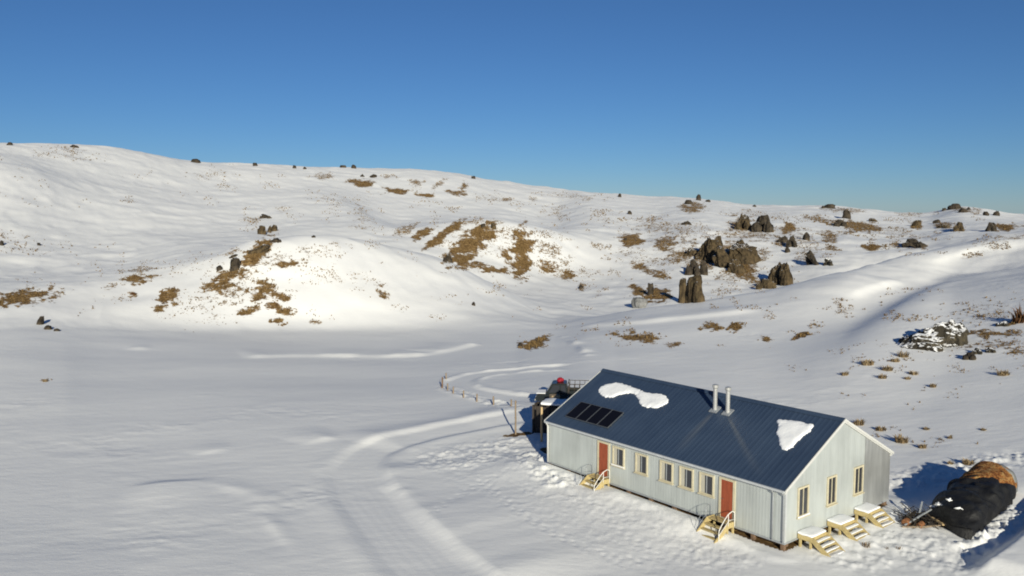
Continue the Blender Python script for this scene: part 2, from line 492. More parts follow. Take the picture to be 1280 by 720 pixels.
def hit(px, py):
    """first point of the ground seen at a picture position"""
    px = np.atleast_1d(np.asarray(px, float)); py = np.atleast_1d(np.asarray(py, float))
    d = rays(px, py); hl = np.hypot(d[:, 0], d[:, 1]); d = d / hl[:, None]
    ts = np.concatenate([np.arange(25, 120, 0.4), np.arange(120, 760, 1.0)])
    res = np.full(len(px), np.nan); prev = np.full(len(px), 20.0)
    for t in ts:
        m = np.isnan(res)
        if not m.any(): break
        idx = np.nonzero(m)[0]
        z = CAMH + d[idx, 2] * t
        below = z < height(d[idx, 0] * t, d[idx, 1] * t)
        h = idx[below]
        if len(h):
            lo = prev[h].copy(); hi = np.full(len(h), t)
            for _ in range(12):
                mid = (lo + hi) / 2
                b = CAMH + d[h, 2] * mid < height(d[h, 0] * mid, d[h, 1] * mid)
                hi = np.where(b, mid, hi); lo = np.where(b, lo, mid)
            res[h] = hi
        prev[idx] = t
    P = np.stack([d[:, 0] * res, d[:, 1] * res, CAMH + d[:, 2] * res], 1)
    return P


def poly(pts):
    P = hit([p[0] for p in pts], [p[1] for p in pts])
    return P[:, :2]


def spline(P, n=12):
    """Catmull-Rom through the points"""
    Q = np.concatenate([[2 * P[0] - P[1]], P, [2 * P[-1] - P[-2]]])
    out = []
    for k in range(1, len(Q) - 2):
        for u in np.arange(n) / n:
            out.append(0.5 * (2 * Q[k] + (Q[k + 1] - Q[k - 1]) * u + (2 * Q[k - 1] - 5 * Q[k] + 4 * Q[k + 1] - Q[k + 2]) * u * u + (3 * Q[k] - Q[k - 1] - 3 * Q[k + 1] + Q[k + 2]) * u ** 3))
    return np.array(out + [P[-1]])


def dist_poly(P, mask):
    """unsigned and signed distance and arc position to a polyline, only where mask"""
    X = GX[mask]; Y = GY[mask]
    best = np.full(X.shape, 1e9); sgn = np.zeros(X.shape); arc = np.zeros(X.shape); L = 0
    for a, b in zip(P[:-1], P[1:]):
        d = b - a; l = np.hypot(*d)
        if l < 1e-6: continue
        d = d / l
        t = np.clip((X - a[0]) * d[0] + (Y - a[1]) * d[1], 0, l)
        ex = X - a[0] - d[0] * t; ey = Y - a[1] - d[1] * t
        q = np.hypot(ex, ey); m = q < best
        best[m] = q[m]; sgn[m] = np.sign(d[0] * ey - d[1] * ex)[m]; arc[m] = (L + t)[m]
        L += l
    return best, sgn, arc, L


BASE = H.copy()
# --- rolling relief
far = sstep(110, 190, GR)
H = H + far * (0.55 * fbm(GX / 26, GY / 26, 3, 4) + 0.0016 * GR * fbm(GX / 60, GY / 60, 9, 3))
sk = np.exp(-((GR - 560) / 90) ** 2)
H = H + far * (0.20 * fbm(GX / 7, GY / 7, 14, 4, 0.6) + 0.26 * (1 - 2 * np.abs(fbm(GX / 11 + GY / 30, GY / 15, 16, 3))))
H = H + sk * 0.8 * fbm(GX / 14, GY / 14, 12, 3)
# gullied relief on the rocky slope
m_e = np.exp(-((GR - 290) / 75.0) ** 2) * sstep(0.06, 0.16, np.arctan2(GX, GY))
H = H + m_e * 1.1 * fbm(GX / 12 + GY / 40, GY / 22, 21, 4)
# wind-worked snow
field = sstep(25, 45, GR) * (1 - sstep(150, 260, GR))
ca, sa = math.cos(0.25), math.sin(0.25)
WX = GX * ca + GY * sa; WY = -GX * sa + GY * ca
H = H + field * (0.03 * fbm(WX / 9, WY / 4.2, 31, 4) + 0.009 * fbm(WX / 2.4, WY / 0.8, 41, 3) + 0.28 * fbm(GX / 30, GY / 18, 44, 2))
crust = np.clip(fbm(GX / 17, GY / 9, 47, 3) * 2.2 - 0.1, 0, 1)
H = H + field * crust * (0.050 * fbm(GX / 1.5 + GY / 5, GY / 0.9, 48, 4, 0.6) + 0.03 * (1 - 2 * np.abs(fbm(WX / 3.2, WY / 1.5, 49, 3))))
BASE2 = H.copy()

near = (GR > 24) & (GR < 140) & (np.abs(np.arctan2(GX, GY)) < 0.75)


def add_near(fn, P):
    d, s, a, L = dist_poly(P, near)
    H[near] += fn(d, s, a, L)


# driven tracks pressed into the snow
def track(pts, half, depth, berm, edge=0.7, bw=0.42, lump=0.7):
    P = spline(poly(pts))
    d, s, a, L = dist_poly(P, near)
    wob = 0.25 * (lump + 0.3) * vn(GX[near] / 3.1, GY[near] / 3.1, 51)
    q = d + wob
    fade = sstep(0, 3, a) * sstep(0, 6, L - a)
    ins = 1 - sstep(half - edge, half, q)
    ridge = np.exp(-((q - half - 0.25) / bw) ** 2) * (0.7 + lump * vn(GX[near] / 1.3, GY[near] / 1.3, 52))
    groove = 0.003 * np.cos(q * 2 * math.pi / 0.55) * ins
    v = H[near]
    v = v - fade * ins * (v - BASE[near] - 0.0) * 0.6
    H[near] = v + fade * (-depth * ins + berm * np.maximum(ridge, 0) + groove)


track([(565, 735), (540, 715), (492, 668), (455, 622), (446, 600), (448, 582), (468, 563), (512, 549), (575, 535), (640, 524), (700, 515)], 2.2, 0.10, 0.065, 1.1, 0.7, 0.25)
track([(720, 458), (660, 461), (600, 468), (572, 478), (590, 488), (640, 497), (700, 502)], 1.7, 0.10, 0.12)


# drift ridges whose near side catches the sun
def drift(pts, h, wn, wf, var=0.5):
    P = spline(poly(pts))

    def fn(d, s, a, L):
        fade = sstep(0, 2.5, a) * sstep(0, 2.5, L - a)
        side = np.where(s < 0, wn, wf)          # s<0: right of the walking direction = near side when walking left to right
        k = 1 + var * vn(a / 2.3, a * 0 + 3, 61)
        return fade * h * k * np.exp(-(d / side) ** 2)
    add_near(fn, P)


drift([(372, 556), (400, 549), (440, 543)], 0.22, 0.7, 3.0, 0.9)
drift([(440, 553), (470, 546), (506, 540), (580, 526), (641, 513), (690, 506)], 0.26, 4.0, 2.2, 0.3)
drift([(235, 570), (262, 564), (300, 559)], 0.16, 0.5, 2.0, 1.0)
drift([(150, 612), (210, 607), (285, 601)], 0.24, 3.5, 0.8, 0.5)
drift([(300, 447), (380, 445), (470, 446), (525, 444), (560, 438), (600, 429)], 0.30, 1.0, 6.0, 0.35)
drift([(150, 436), (185, 436), (215, 436)], 0.25, 0.8, 2.5, 1.0)
drift([(260, 600), (330, 622), (300, 640)], 0.10, 0.6, 1.0)
drift([(330, 640), (345, 660), (372, 690)], 0.10, 0.4, 0.6)
drift([(700, 420), (722, 432), (736, 446)], 0.2, 0.6, 1.0, 0.9)
mfar = (GR > 100) & (GR < 200) & (np.abs(np.arctan2(GX, GY)) < 0.75)


def drift_far(pts, h, wn, wf):
    P = spline(poly(pts))
    d, s, a, L = dist_poly(P, mfar)
    fade = sstep(0, 5, a) * sstep(0, 5, L - a)
    side = np.where(s < 0, wn, wf)
    H[mfar] += fade * h * (1 + 0.4 * vn(a / 4, a * 0, 71)) * np.exp(-(d / side) ** 2)


drift_far([(720, 409), (790, 404), (850, 398), (910, 392), (960, 385)], 0.4, 1.4, 6)
drift_far([(1055, 372), (1080, 362), (1100, 357), (1125, 350)], 0.7, 1.2, 7)
drift_far([(1155, 328), (1190, 320), (1225, 311), (1290, 302)], 0.6, 1.4, 7)


drift([(484, 578), (490, 592), (510, 618), (563, 668), (624, 716), (650, 740)], 0.20, 0.5, 5.0, 0.3)
# trampled and shovelled snow
def churn(pts, half, amp, scale, seed):
    P = spline(poly(pts))
    d, s, a, L = dist_poly(P, near)
    w = 1 - sstep(half * 0.3, half, d)
    n = fbm(GX[near] / scale, GY[near] / scale, seed, 3, 0.6)
    n2 = np.maximum(0, fbm(GX[near] / scale / 0.55, GY[near] / scale / 0.55, seed + 9, 2)) ** 1.3
    H[near] += w * amp * (0.7 * n + 0.9 * n2)


churn([(575, 572), (640, 560), (675, 566)], 4.5, 0.15, 0.7, 81)
churn([(665, 575), (685, 592), (700, 605)], 1.9, 0.32, 0.55, 82)
churn([(700, 610), (780, 630), (860, 665), (900, 690)], 3.4, 0.07, 0.5, 83)
churn([(600, 590), (700, 640), (800, 690)], 4.0, 0.03, 0.5, 84)
churn([(1060, 690), (1110, 680), (1170, 690)], 3.5, 0.15, 0.6, 85)
churn([(1120, 640), (1160, 650)], 2.2, 0.15, 0.5, 86)
churn([(1120, 605), (1200, 585), (1275, 572)], 2.2, 0.22, 0.7, 87)
churn([(560, 486), (600, 498), (640, 508)], 1.6, 0.14, 0.7, 88)


# walked lines of footprints
def prints(pts, seed):
    P = spline(poly(pts))
    d, s, a, L = dist_poly(P, near)
    off = np.where((np.floor(a / 0.42).astype(int) % 2) == 0, 0.16, -0.16)
    q = np.hypot(d * np.where(s == 0, 1, s) - off, (a / 0.42 - np.floor(a / 0.42) - 0.5) * 0.42)
    H[near] -= 0.032 * np.exp(-(q / 0.15) ** 2)


prints([(735, 615), (690, 600), (640, 590), (590, 610), (540, 640)], 1)
prints([(880, 685), (820, 660), (760, 640), (700, 612)], 2)
prints([(880, 690), (800, 700), (720, 680), (650, 640), (600, 600)], 3)
prints([(1040, 700), (1085, 690), (1120, 668)], 4)
prints([(740, 620), (770, 660), (830, 700)], 5)

# snow bank beside the covered stack: gentle towards the viewer, steep behind
HUT_A = -51.038 * D2R
P = spline(poly([(1220, 724), (1234, 717), (1254, 704), (1276, 687), (1302, 662), (1340, 622)]))
d, s, a, L = dist_poly(P, near)
fade = sstep(0, 1.8, a)
sd = d * np.where(s > 0, 1.0, -1.0)        # >0 = far side
prof = np.where(sd > 0, 0.6 * np.exp(-(sd / 0.6) ** 2) - 0.2 * np.exp(-((sd - 1.5) / 0.9) ** 2), 0.6 * np.exp(-(sd / 5.0) ** 2))
H[near] += fade * prof
churn([(1214, 690), (1246, 667), (1276, 640)], 1.0, 0.34, 0.5, 91)
drift([(1208, 692), (1246, 667), (1278, 638)], 0.42, 0.6, 0.6)

# the hut's platform: level ground under and round the hut
LX, WY_, HWALL, HRIDGE = 17.649, 10.242, 2.8, 5.441
NC = np.array([13.410, 40.446]); EV = np.array([math.cos(2.25081), math.sin(2.25081)]); NV = np.array([EV[1], -EV[0]])
ORG = NC + EV * LX


def W(x, y, z=0.0):
    """hut frame (x along the front from the far end, y inwards) to world"""
    p = ORG - EV * x + NV * y
    return Vector((p[0], p[1], z))


lx = -((GX - ORG[0]) * EV[0] + (GY - ORG[1]) * EV[1]); ly = (GX - ORG[0]) * NV[0] + (GY - ORG[1]) * NV[1]
ox = np.maximum(np.maximum(-lx, lx - LX), 0); oy = np.maximum(np.maximum(-ly, ly - WY_), 0)
od = np.hypot(ox, oy)
inside = (od <= 0) * 1.0
lvl = -0.40 + 0.10 * sstep(6, 0, lx) + 0.12 * sstep(2.5, 8.5, ly) * sstep(LX - 1, LX + 0.5, lx)
w = np.exp(-(od / 3.0) ** 2)
dft = sstep(LX - 2.0, LX - 5.5, lx) * sstep(0.3, -0.2, ly)
lvl = lvl + 0.24 * dft
tgt = lvl + 0.10 * vn(GX / 2.2, GY / 2.2, 95) * sstep(0, 0.8, od) + 0.14 * np.exp(-((od - 0.9) / 0.5) ** 2) * (0.5 + vn(GX / 1.6, GY / 1.6, 96))
keep = H - BASE2
H = H * (1 - w) + (tgt + 0.6 * keep * sstep(0.1, 1.2, od)) * w
H = np.where(inside > 0, np.minimum(lvl, H), H)

# ------------------------------------------------------------------ bare patches where the tussock shows (picture ellipses cast on the ground)
PATCH = [
 # cx, cy, rx, ry, angle, strength, tufts
 (30, 372, 40, 8, -8, 1, 420), (135, 358, 8, 3, 0, .5, 12), (170, 350, 14, 6, 0, 1, 90), (178, 338, 26, 4, -4, .5, 70), (190, 345, 10, 3, 0, .6, 30),
 (208, 371, 15, 7, -30, 1, 130), (201, 385, 9, 4, 0, .9, 50), (220, 381, 6, 3, 0, .7, 16), (165, 369, 6, 3, 0, .7, 14),
 (318, 317, 30, 9, -45, 1, 420), (283, 350, 22, 10, -25, .8, 260), (275, 361, 16, 5, -8, .8, 90), (300, 340, 18, 8, -10, .7, 130), (362, 330, 17, 5, -5, .9, 120),
 (325, 366, 17, 9, -25, 1, 260), (347, 370, 13, 5, 5, .95, 110), (311, 390, 11, 6, -12, .95, 110), (357, 389, 14, 5, -3, .9, 110), (340, 382, 8, 4, 0, .9, 50), (349, 401, 9, 5, 0, 1, 80), (328, 353, 12, 4, 0, .8, 50),
 (330, 330, 30, 12, -15, .35, 120), (400, 340, 40, 10, 12, .2, 70), (255, 385, 35, 22, 0, .18, 70), (392, 402, 9, 3, 0, .6, 20), (478, 368, 8, 4, 25, .85, 40), (472, 356, 6, 3, 0, .4, 10), (455, 352, 25, 12, 20, .12, 30), (400, 312, 30, 8, 0, .25, 60), (545, 395, 9, 5, 0, .3, 12), (500, 385, 10, 6, 0, .25, 12), (240, 330, 40, 12, -10, .15, 40), (290, 315, 10, 5, -30, .5, 25),
 (590, 305, 34, 13, -38, 1.1, 700), (578, 327, 9, 7, -30, 1.1, 110), (560, 322, 8, 5, -10, .8, 40), (613, 280, 10, 4, 0, .8, 60), (555, 293, 27, 5, -35, .95, 190), (527, 293, 13, 5, -32, .95, 100), (505, 289, 17, 5, -28, .55, 80), (533, 309, 10, 3, -38, .8, 30), (590, 277, 14, 3, -15, .5, 40), (545, 305, 20, 4, -30, .4, 50),
 (653, 317, 12, 27, 4, 1.15, 560), (634, 321, 8, 6, 0, 1.1, 80), (620, 338, 17, 4, 4, 1, 110), (595, 331, 11, 3, 5, .8, 40), (684, 332, 14, 7, 20, .75, 110), (709, 344, 10, 5, 0, .8, 60), (726, 359, 7, 4, 20, .8, 30), (687, 313, 16, 11, 30, .45, 90), (708, 325, 12, 6, 0, .45, 50), (730, 350, 22, 12, 35, .25, 50), (640, 290, 30, 6, 8, .35, 60), (694, 266, 13, 9, 0, .38, 60),
 (790, 301, 14, 8, 0, .95, 170), (827, 302, 18, 8, 5, .7, 150), (842, 316, 16, 8, 25, .62, 120), (813, 340, 20, 5, 22, .8, 120), (798, 362, 10, 6, 20, 1, 80), (823, 371, 14, 8, -5, 1.05, 150), (926, 281, 18, 9, 0, .7, 120), (986, 286, 10, 6, 0, .85, 70), (868, 259, 19, 5, 0, .75, 100), (1034, 296, 11, 7, 10, .65, 70), (1015, 273, 20, 4, 3, .55, 80), (1037, 310, 9, 4, 0, .5, 30), (936, 336, 12, 8, 0, .85, 110), (955, 318, 14, 8, 0, .5, 60), (880, 322, 30, 15, 25, .62, 200), (925, 338, 20, 8, 25, .85, 120), (915, 322, 26, 14, 20, .7, 120), (945, 352, 14, 6, 0, .7, 60), (800, 320, 30, 14, 15, .3, 90), (905, 345, 20, 10, 20, .35, 70), (978, 302, 10, 6, 0, .7, 50), (1000, 318, 14, 8, 30, .4, 50), (850, 285, 40, 10, 8, .3, 110), (770, 275, 30, 8, 8, .22, 60), (690, 290, 20, 8, 0, .2, 30),
 (798, 421, 26, 7, 6, .74, 150), (770, 418, 12, 3, 5, .6, 30), (888, 408, 13, 5, 0, .85, 70), (920, 409, 9, 6, -20, 1, 70), (957, 424, 8, 3, 8, .7, 26), (1002, 419, 10, 4, -20, 1, 50), (838, 432, 13, 3, -8, .6, 34), (672, 428, 17, 5, -22, 1.0, 150), (651, 431, 5, 4, 0, .8, 16), (1018, 408, 10, 7, 0, .35, 24), (1055, 385, 17, 9, 0, .3, 60), (905, 432, 8, 2, 0, .4, 8), (745, 412, 10, 3, 0, .35, 10),
 (1074, 284, 30, 8, 8, .8, 220), (1032, 275, 13, 4, 5, .6, 60), (1089, 310, 10, 4, 0, 1.1, 70), (1043, 310, 11, 3, 8, .6, 30), (1260, 284, 18, 4, -4, .95, 100), (1146, 281, 10, 5, 15, .85, 60), (1180, 282, 12, 3, -5, .7, 40), (1145, 306, 14, 5, 12, .6, 50), (1120, 305, 14, 4, 0, .5, 40), (1058, 262, 26, 4, 0, .5, 70), (1140, 268, 24, 3, 0, .4, 50), (1205, 262, 24, 4, 5, .55, 70),
 (454, 229, 17, 5, 0, 1.0, 110), (496, 239, 13, 3, 8, .95, 60), (532, 244, 13, 2.6, 8, .95, 50), (522, 227, 10, 4, 0, .6, 50), (547, 231, 13, 3, -40, .55, 40), (580, 233, 6, 5, 0, .8, 40), (572, 242, 13, 3, 8, .8, 40), (405, 221, 15, 4, 0, .55, 50), (490, 221, 11, 3, 0, .45, 30), (452, 275, 14, 12, 20, .3, 70), (634, 250, 6, 3, 0, .6, 16), (667, 249, 6, 3, 0, .5, 12), (610, 248, 30, 5, 5, .3, 50), (430, 250, 40, 10, 0, .2, 60), (90, 188, 30, 4, 8, .3, 50), (80, 195, 40, 5, 5, .3, 40), (160, 248, 10, 4, 0, .35, 16), (280, 234, 14, 4, 10, .3, 16), (310, 275, 14, 3, 0, .4, 16), (355, 262, 12, 4, 0, .3, 16), (260, 219, 30, 5, 0, .3, 40), (715, 246, 40, 4, 4, .35, 60), (950, 268, 40, 5, 4, .35, 70),
 (1226, 417, 22, 5, 0, .8, 100), (1256, 419, 20, 5, -5, .7, 80), (1262, 404, 12, 3, -8, .6, 30), (1240, 432, 34, 6, -4, .55, 90), (1220, 390, 40, 14, -5, .2, 70), (1270, 440, 16, 5, 0, .5, 40), (1250, 300, 40, 5, -10, .3, 50), (1225, 316, 20, 3, -15, .4, 24),
 (20, 305, 25, 9, 0, .18, 40), (48, 311, 16, 9, 0, .16, 20), (85, 305, 12, 5, 0, .1, 8), (4, 294, 10, 5, 0, .3, 16),
 (648, 543, 15, 1.6, -8, 1.1, 0), (682, 563, 5, 3, 20, 1.0, 0), (862, 326, 40, 14, 20, .42, 160), (940, 292, 34, 8, 6, .5, 120), (1000, 300, 34, 12, 18, .42, 130), (830, 285, 44, 9, 8, .4, 140), (620, 300, 60, 18, 0, .32, 160), (1110, 290, 60, 8, 5, .38, 140), (285, 365, 34, 14, -15, .4, 150), (1140, 655, 12, 6, 10, .8, 0), (56, 475, 6, 2, 0, .7, 8),
]


def ragged(px, py):
    return 0.55 * vn(px / 7.0, py / 2.3, 5) + 0.55 * vn(px / 16.0 + py / 30.0, py / 5.5, 6) + 0.35 * vn(px / 2.6, py / 1.2, 8)


def bare_at(px, py):
    b = np.zeros(np.shape(px))
    for cx, cy, rx, ry, ang, st, n in PATCH:
        m = (np.abs(px - cx) < 2.2 * max(rx, ry)) & (np.abs(py - cy) < 2.2 * max(rx, ry))
        if not m.any(): continue
        c, s = math.cos(ang * D2R), math.sin(ang * D2R)
        dx = px[m] - cx; dy = py[m] - cy
        q = np.hypot((dx * c + dy * s) / (rx * 1.1), (-dx * s + dy * c) / (ry * 1.15)) - 0.62 * ragged(px[m], py[m])
        b[m] = np.maximum(b[m], st * (1 - sstep(0.35, 1.45, q)))
    return b


elev = np.arctan2(H - CAMH, GR)
vis = elev >= np.maximum.accumulate(elev, axis=1) - 0.0006
PXg, PYg = project(GX, GY, H)
front = (np.abs(AZ)[:, None] < 0.62) & (GR < 700) & (GR > 30)
bare = np.zeros(H.shape)
sel = front & vis
bare[sel] = bare_at(PXg[sel], PYg[sel])
# trodden earth under the hut
bare = np.maximum(bare, inside * 1.2)

idx = np.arange(NA * NR).reshape(NA, NR)
q = np.stack([idx[:-1, :-1], idx[1:, :-1], idx[1:, 1:], idx[:-1, 1:]], -1)[..., ::-1].reshape(-1, 4)
# the sheet closes on itself behind the viewer
qc = np.stack([idx[-1, :-1], idx[0, :-1], idx[0, 1:], idx[-1, 1:]], -1)[..., ::-1].reshape(-1, 4)
HH = H.copy()
V = np.stack([GX, GY, HH], -1).reshape(-1, 3)
ground = np_mesh('snow_ground', V, np.concatenate([q, qc]).ravel(), 4, M_GROUND, smooth=True, attrs={'bare': bare.ravel()})
ground['kind'] = 'structure'


def gz(x, y):
    return float(height(np.array([x]), np.array([y]))[0])


# ------------------------------------------------------------------ tussock far and wide (nobody could count it)
def tuft_mesh_data(P, size, blades, seed, spread=0.5):
    """many small fans of blades; returns verts, faces, tone"""
    g = np.random.RandomState(seed)
    n = len(P); nb = blades
    ang = g.rand(n, nb) * 2 * math.pi
    lean = g.rand(n, nb) * 0.9 + 0.1
    L = size[:, None] * (0.55 + 0.6 * g.rand(n, nb))
    dx = np.cos(ang) * lean; dy = np.sin(ang) * lean
    rad = size[:, None] * spread * 0.35 * np.sqrt(g.rand(n, nb)); a2 = g.rand(n, nb) * 2 * math.pi
    bx = P[:, 0, None] + rad * np.cos(a2); by = P[:, 1, None] + rad * np.sin(a2); bz = np.broadcast_to(P[:, 2, None], bx.shape) - 0.06
    wd = size[:, None] * (0.10 + 0.10 * g.rand(n, nb))
    sx = -np.sin(ang) * wd; sy = np.cos(ang) * wd
    t = np.stack([bx + dx * L * 0.75, by + dy * L * 0.75, bz + 0.06 + L * (1.05 - 0.55 * lean)], -1)
    a = np.stack([bx - sx, by - sy, bz], -1); b = np.stack([bx + sx, by + sy, bz], -1)
    V = np.stack([a, b, t], 2).reshape(-1, 3)
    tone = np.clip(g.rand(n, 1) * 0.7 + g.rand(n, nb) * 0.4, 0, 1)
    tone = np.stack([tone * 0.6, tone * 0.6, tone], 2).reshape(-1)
    return V, np.arange(len(V)), tone


g = np.random.RandomState(11)
pp = []
for cx, cy, rx, ry, ang, st, n in PATCH:
    n = int(n * 1.7)
    if n == 0: continue
    k = g.rand(n * 3); r = np.sqrt(k) * 1.45; a = g.rand(n * 3) * 2 * math.pi
    ex = r * np.cos(a) * rx; ey = r * np.sin(a) * ry
    c, s = math.cos(ang * D2R), math.sin(ang * D2R)
    X = cx + ex * c - ey * s; Y = cy + ex * s + ey * c
    keepn = ragged(X, Y) * 0.9 + (1.35 - r) * 0.6 + g.rand(n * 3) * 0.35
    o = np.argsort(-keepn)[:n]
    pp.append(np.stack([X[o], Y[o]], 1))
pp = np.concatenate(pp)
# loose single tufts strewn over the lower slopes
extra = []
for x0, x1, y0, y1, n in ((980, 1280, 385, 470, 260), (1040, 1260, 440, 560, 130), (560, 1000, 255, 370, 1500), (700, 1000, 290, 400, 500), (140, 480, 300, 405, 420), (1000, 1280, 262, 320, 800), (0, 140, 290, 400, 120), (300, 760, 212, 290, 700), (0, 320, 185, 260, 160), (1100, 1280, 360, 430, 240), (460, 760, 270, 390, 350), (640, 1060, 395, 440, 140)):
    q_ = np.stack([x0 + g.rand(n * 12) * (x1 - x0), y0 + g.rand(n * 12) * (y1 - y0)], 1)
    k_ = vn(q_[:, 0] / 26, q_[:, 1] / 11, 77) + 0.6 * vn(q_[:, 0] / 9, q_[:, 1] / 5, 78) + 0.5 * g.rand(n * 12)
    extra.append(q_[np.argsort(-k_)[:n]])
pp = np.concatenate([pp] + extra)
TP = hit(pp[:, 0], pp[:, 1])
ok = ~np.isnan(TP[:, 0]); TP = TP[ok]
dist = np.hypot(TP[:, 0], TP[:, 1])
size = np.where(dist < 112, 0.20, 0.32) * (0.45 + 1.1 * g.rand(len(TP)) ** 1.6) * np.clip(dist / 230, 0.8, 1.6)
V, Fc, tone = tuft_mesh_data(TP, size, 9, 3)
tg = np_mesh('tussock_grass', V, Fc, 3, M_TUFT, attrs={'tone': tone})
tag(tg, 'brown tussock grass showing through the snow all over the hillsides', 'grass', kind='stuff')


# ------------------------------------------------------------------ single tussocks
def tussock(px, py, wpx, label, mat=M_TUFTS, hk=0.62, group='dry grass tussocks standing in the snow', n=130):
    P = hit(px, py)[0]
    dd = math.hypot(P[0], P[1]); wid = wpx * dd / F
    g = np.random.RandomState(int(px * 7 + py))
    r = wid * 0.30 * np.sqrt(g.rand(n)); a = g.rand(n) * 2 * math.pi
    ang = a + g.randn(n) * 0.6; lean = np.clip(r / (wid * 0.30) * 0.75 + g.randn(n) * 0.22, 0.02, 1.2)
    hk = hk * (0.7 + 0.5 * g.rand()); n_c = vn(a * 1.5 + px, r / wid * 5, int(px))
    L = wid * hk * (0.35 + 0.5 * g.rand(n)) * (1 + 0.45 * n_c)
    bx = r * np.cos(a) * 1.25; by = r * np.sin(a)
    w_ = wid * 0.03 * (0.6 + 0.8 * g.rand(n))
    sx = -np.sin(ang) * w_; sy = np.cos(ang) * w_
    mid = np.stack([bx + np.cos(ang) * lean * L * 0.35, by + np.sin(ang) * lean * L * 0.35, L * 0.6], -1)
    tip = np.stack([bx + np.cos(ang) * lean * L * 0.85, by + np.sin(ang) * lean * L * 0.85, L * (1.0 - 0.45 * lean)], -1)
    b0 = np.stack([bx - sx, by - sy, np.full(n, -0.08)], -1); b1 = np.stack([bx + sx, by + sy, np.full(n, -0.08)], -1)
    m0 = mid - np.stack([sx, sy, 0 * sx], -1) * 0.8; m1 = mid + np.stack([sx, sy, 0 * sx], -1) * 0.8
    V = np.stack([b0, b1, m1, m0, tip], 1).reshape(-1, 3)
    k = np.arange(n)[:, None] * 5
    Fc = np.concatenate([k + np.array([0, 1, 2]), k + np.array([0, 2, 3]), k + np.array([3, 2, 4])], 1).ravel()
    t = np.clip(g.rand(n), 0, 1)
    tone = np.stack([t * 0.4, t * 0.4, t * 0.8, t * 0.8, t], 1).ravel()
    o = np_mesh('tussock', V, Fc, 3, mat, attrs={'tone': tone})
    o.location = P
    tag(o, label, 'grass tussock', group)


for a in [
 (1084, 456, 17, 'tall straw tussock below the left tip of the big snowy outcrop, biggest of its cluster'),
 (1129, 446, 15, 'straw tussock nearest the foot of the big snowy outcrop'),
 (1119, 452, 12, 'low flat straw tussock just left of the one at the foot of the snowy outcrop'),
 (1109, 463, 15, 'widest straw tussock in the middle of the cluster under the snowy outcrop'),
 (1103, 473, 11, 'small dark straw tussock at the lower edge of the cluster under the snowy outcrop'),
 (1142, 468, 13, 'straw tussock at the right end of the cluster under the snowy outcrop'),
 (1134, 474, 9, 'small round tussock touching the right-end tussock of the cluster on its lower left'),
 (1056, 469, 10, 'faint flattened tussock at the far left of the slope above the hut roof'),
 (1254, 469, 15, 'lone straw tussock below the small dark boulder near the right edge'),
 (1166, 484, 9, 'small lone tussock on open snow between the tussock cluster and the right gable'),
 (1073, 531, 15, 'brown tussock right behind the gable peak of the hut'),
 (1101, 538, 15, 'wide brown tussock second from the gable peak along the right roof edge', ),
 (1127, 553, 18, 'largest brown tussock in the row behind the right roof edge of the hut'),
 (1153, 560, 11, 'dark spiky tussock last in the row behind the right roof edge'),
 (1158, 537, 9, 'pale small tussock above the dark spiky one behind the right roof edge'),
 (1210, 580, 15, 'brown tussock in the snow above the blue shadow of the covered stack'),
 (1188, 580, 8, 'faint little tussock just left of the brown one above the stack shadow'),
 (1187, 548, 7, 'tiny tussock alone on the snow midway between hut eave and right edge'),
 (1229, 538, 7, 'tiny tussock alone on the snow near the right edge above the stack'),
 (1083, 683, 12, 'spindly reddish tuft in front of the steps at the gable', M_TUFT, 0.7, 'dry grass tussocks standing in the snow', 34),
 (1124, 686, 8, 'small dark tuft in the trampled snow left of the black sheeting', M_TUFT, 0.6, 'dry grass tussocks standing in the snow', 22),
 (1109, 686, 6, 'very small dark tuft between the reddish tuft and the black sheeting', M_TUFT, 0.6, 'dry grass tussocks standing in the snow', 20),
 (1276, 403, 19, 'big russet tussock clump cut by the right edge of the picture', M_TUFTR, 0.95),
 (57, 477, 7, 'single brown tuft alone on the snow flat at far left'),
 (167, 368, 7, 'dark tussock below the round brown patch on the left slope', M_TUFTR),
]:
    tussock(*a)


# ------------------------------------------------------------------ rock outcrops
def ico(sub):
    bm = bmesh.new(); bmesh.ops.create_icosphere(bm, subdivisions=sub, radius=1)
    v = np.array([x.co[:] for x in bm.verts]); f = np.array([[y.index for y in x.verts] for x in bm.faces]); bm.free()
    return v, f


ICO = {3: ico(3), 4: ico(4), 5: ico(5)}


def n3(v, s, seed):
    return (vn(v[:, 0] * s + v[:, 2] * s * .7, v[:, 1] * s - v[:, 2] * s * .4, seed) + vn(v[:, 1] * s + 5, v[:, 2] * s + v[:, 0] * s * .3, seed + 1) + vn(v[:, 2] * s + 9, v[:, 0] * s - v[:, 1] * s * .5, seed + 2)) / 3


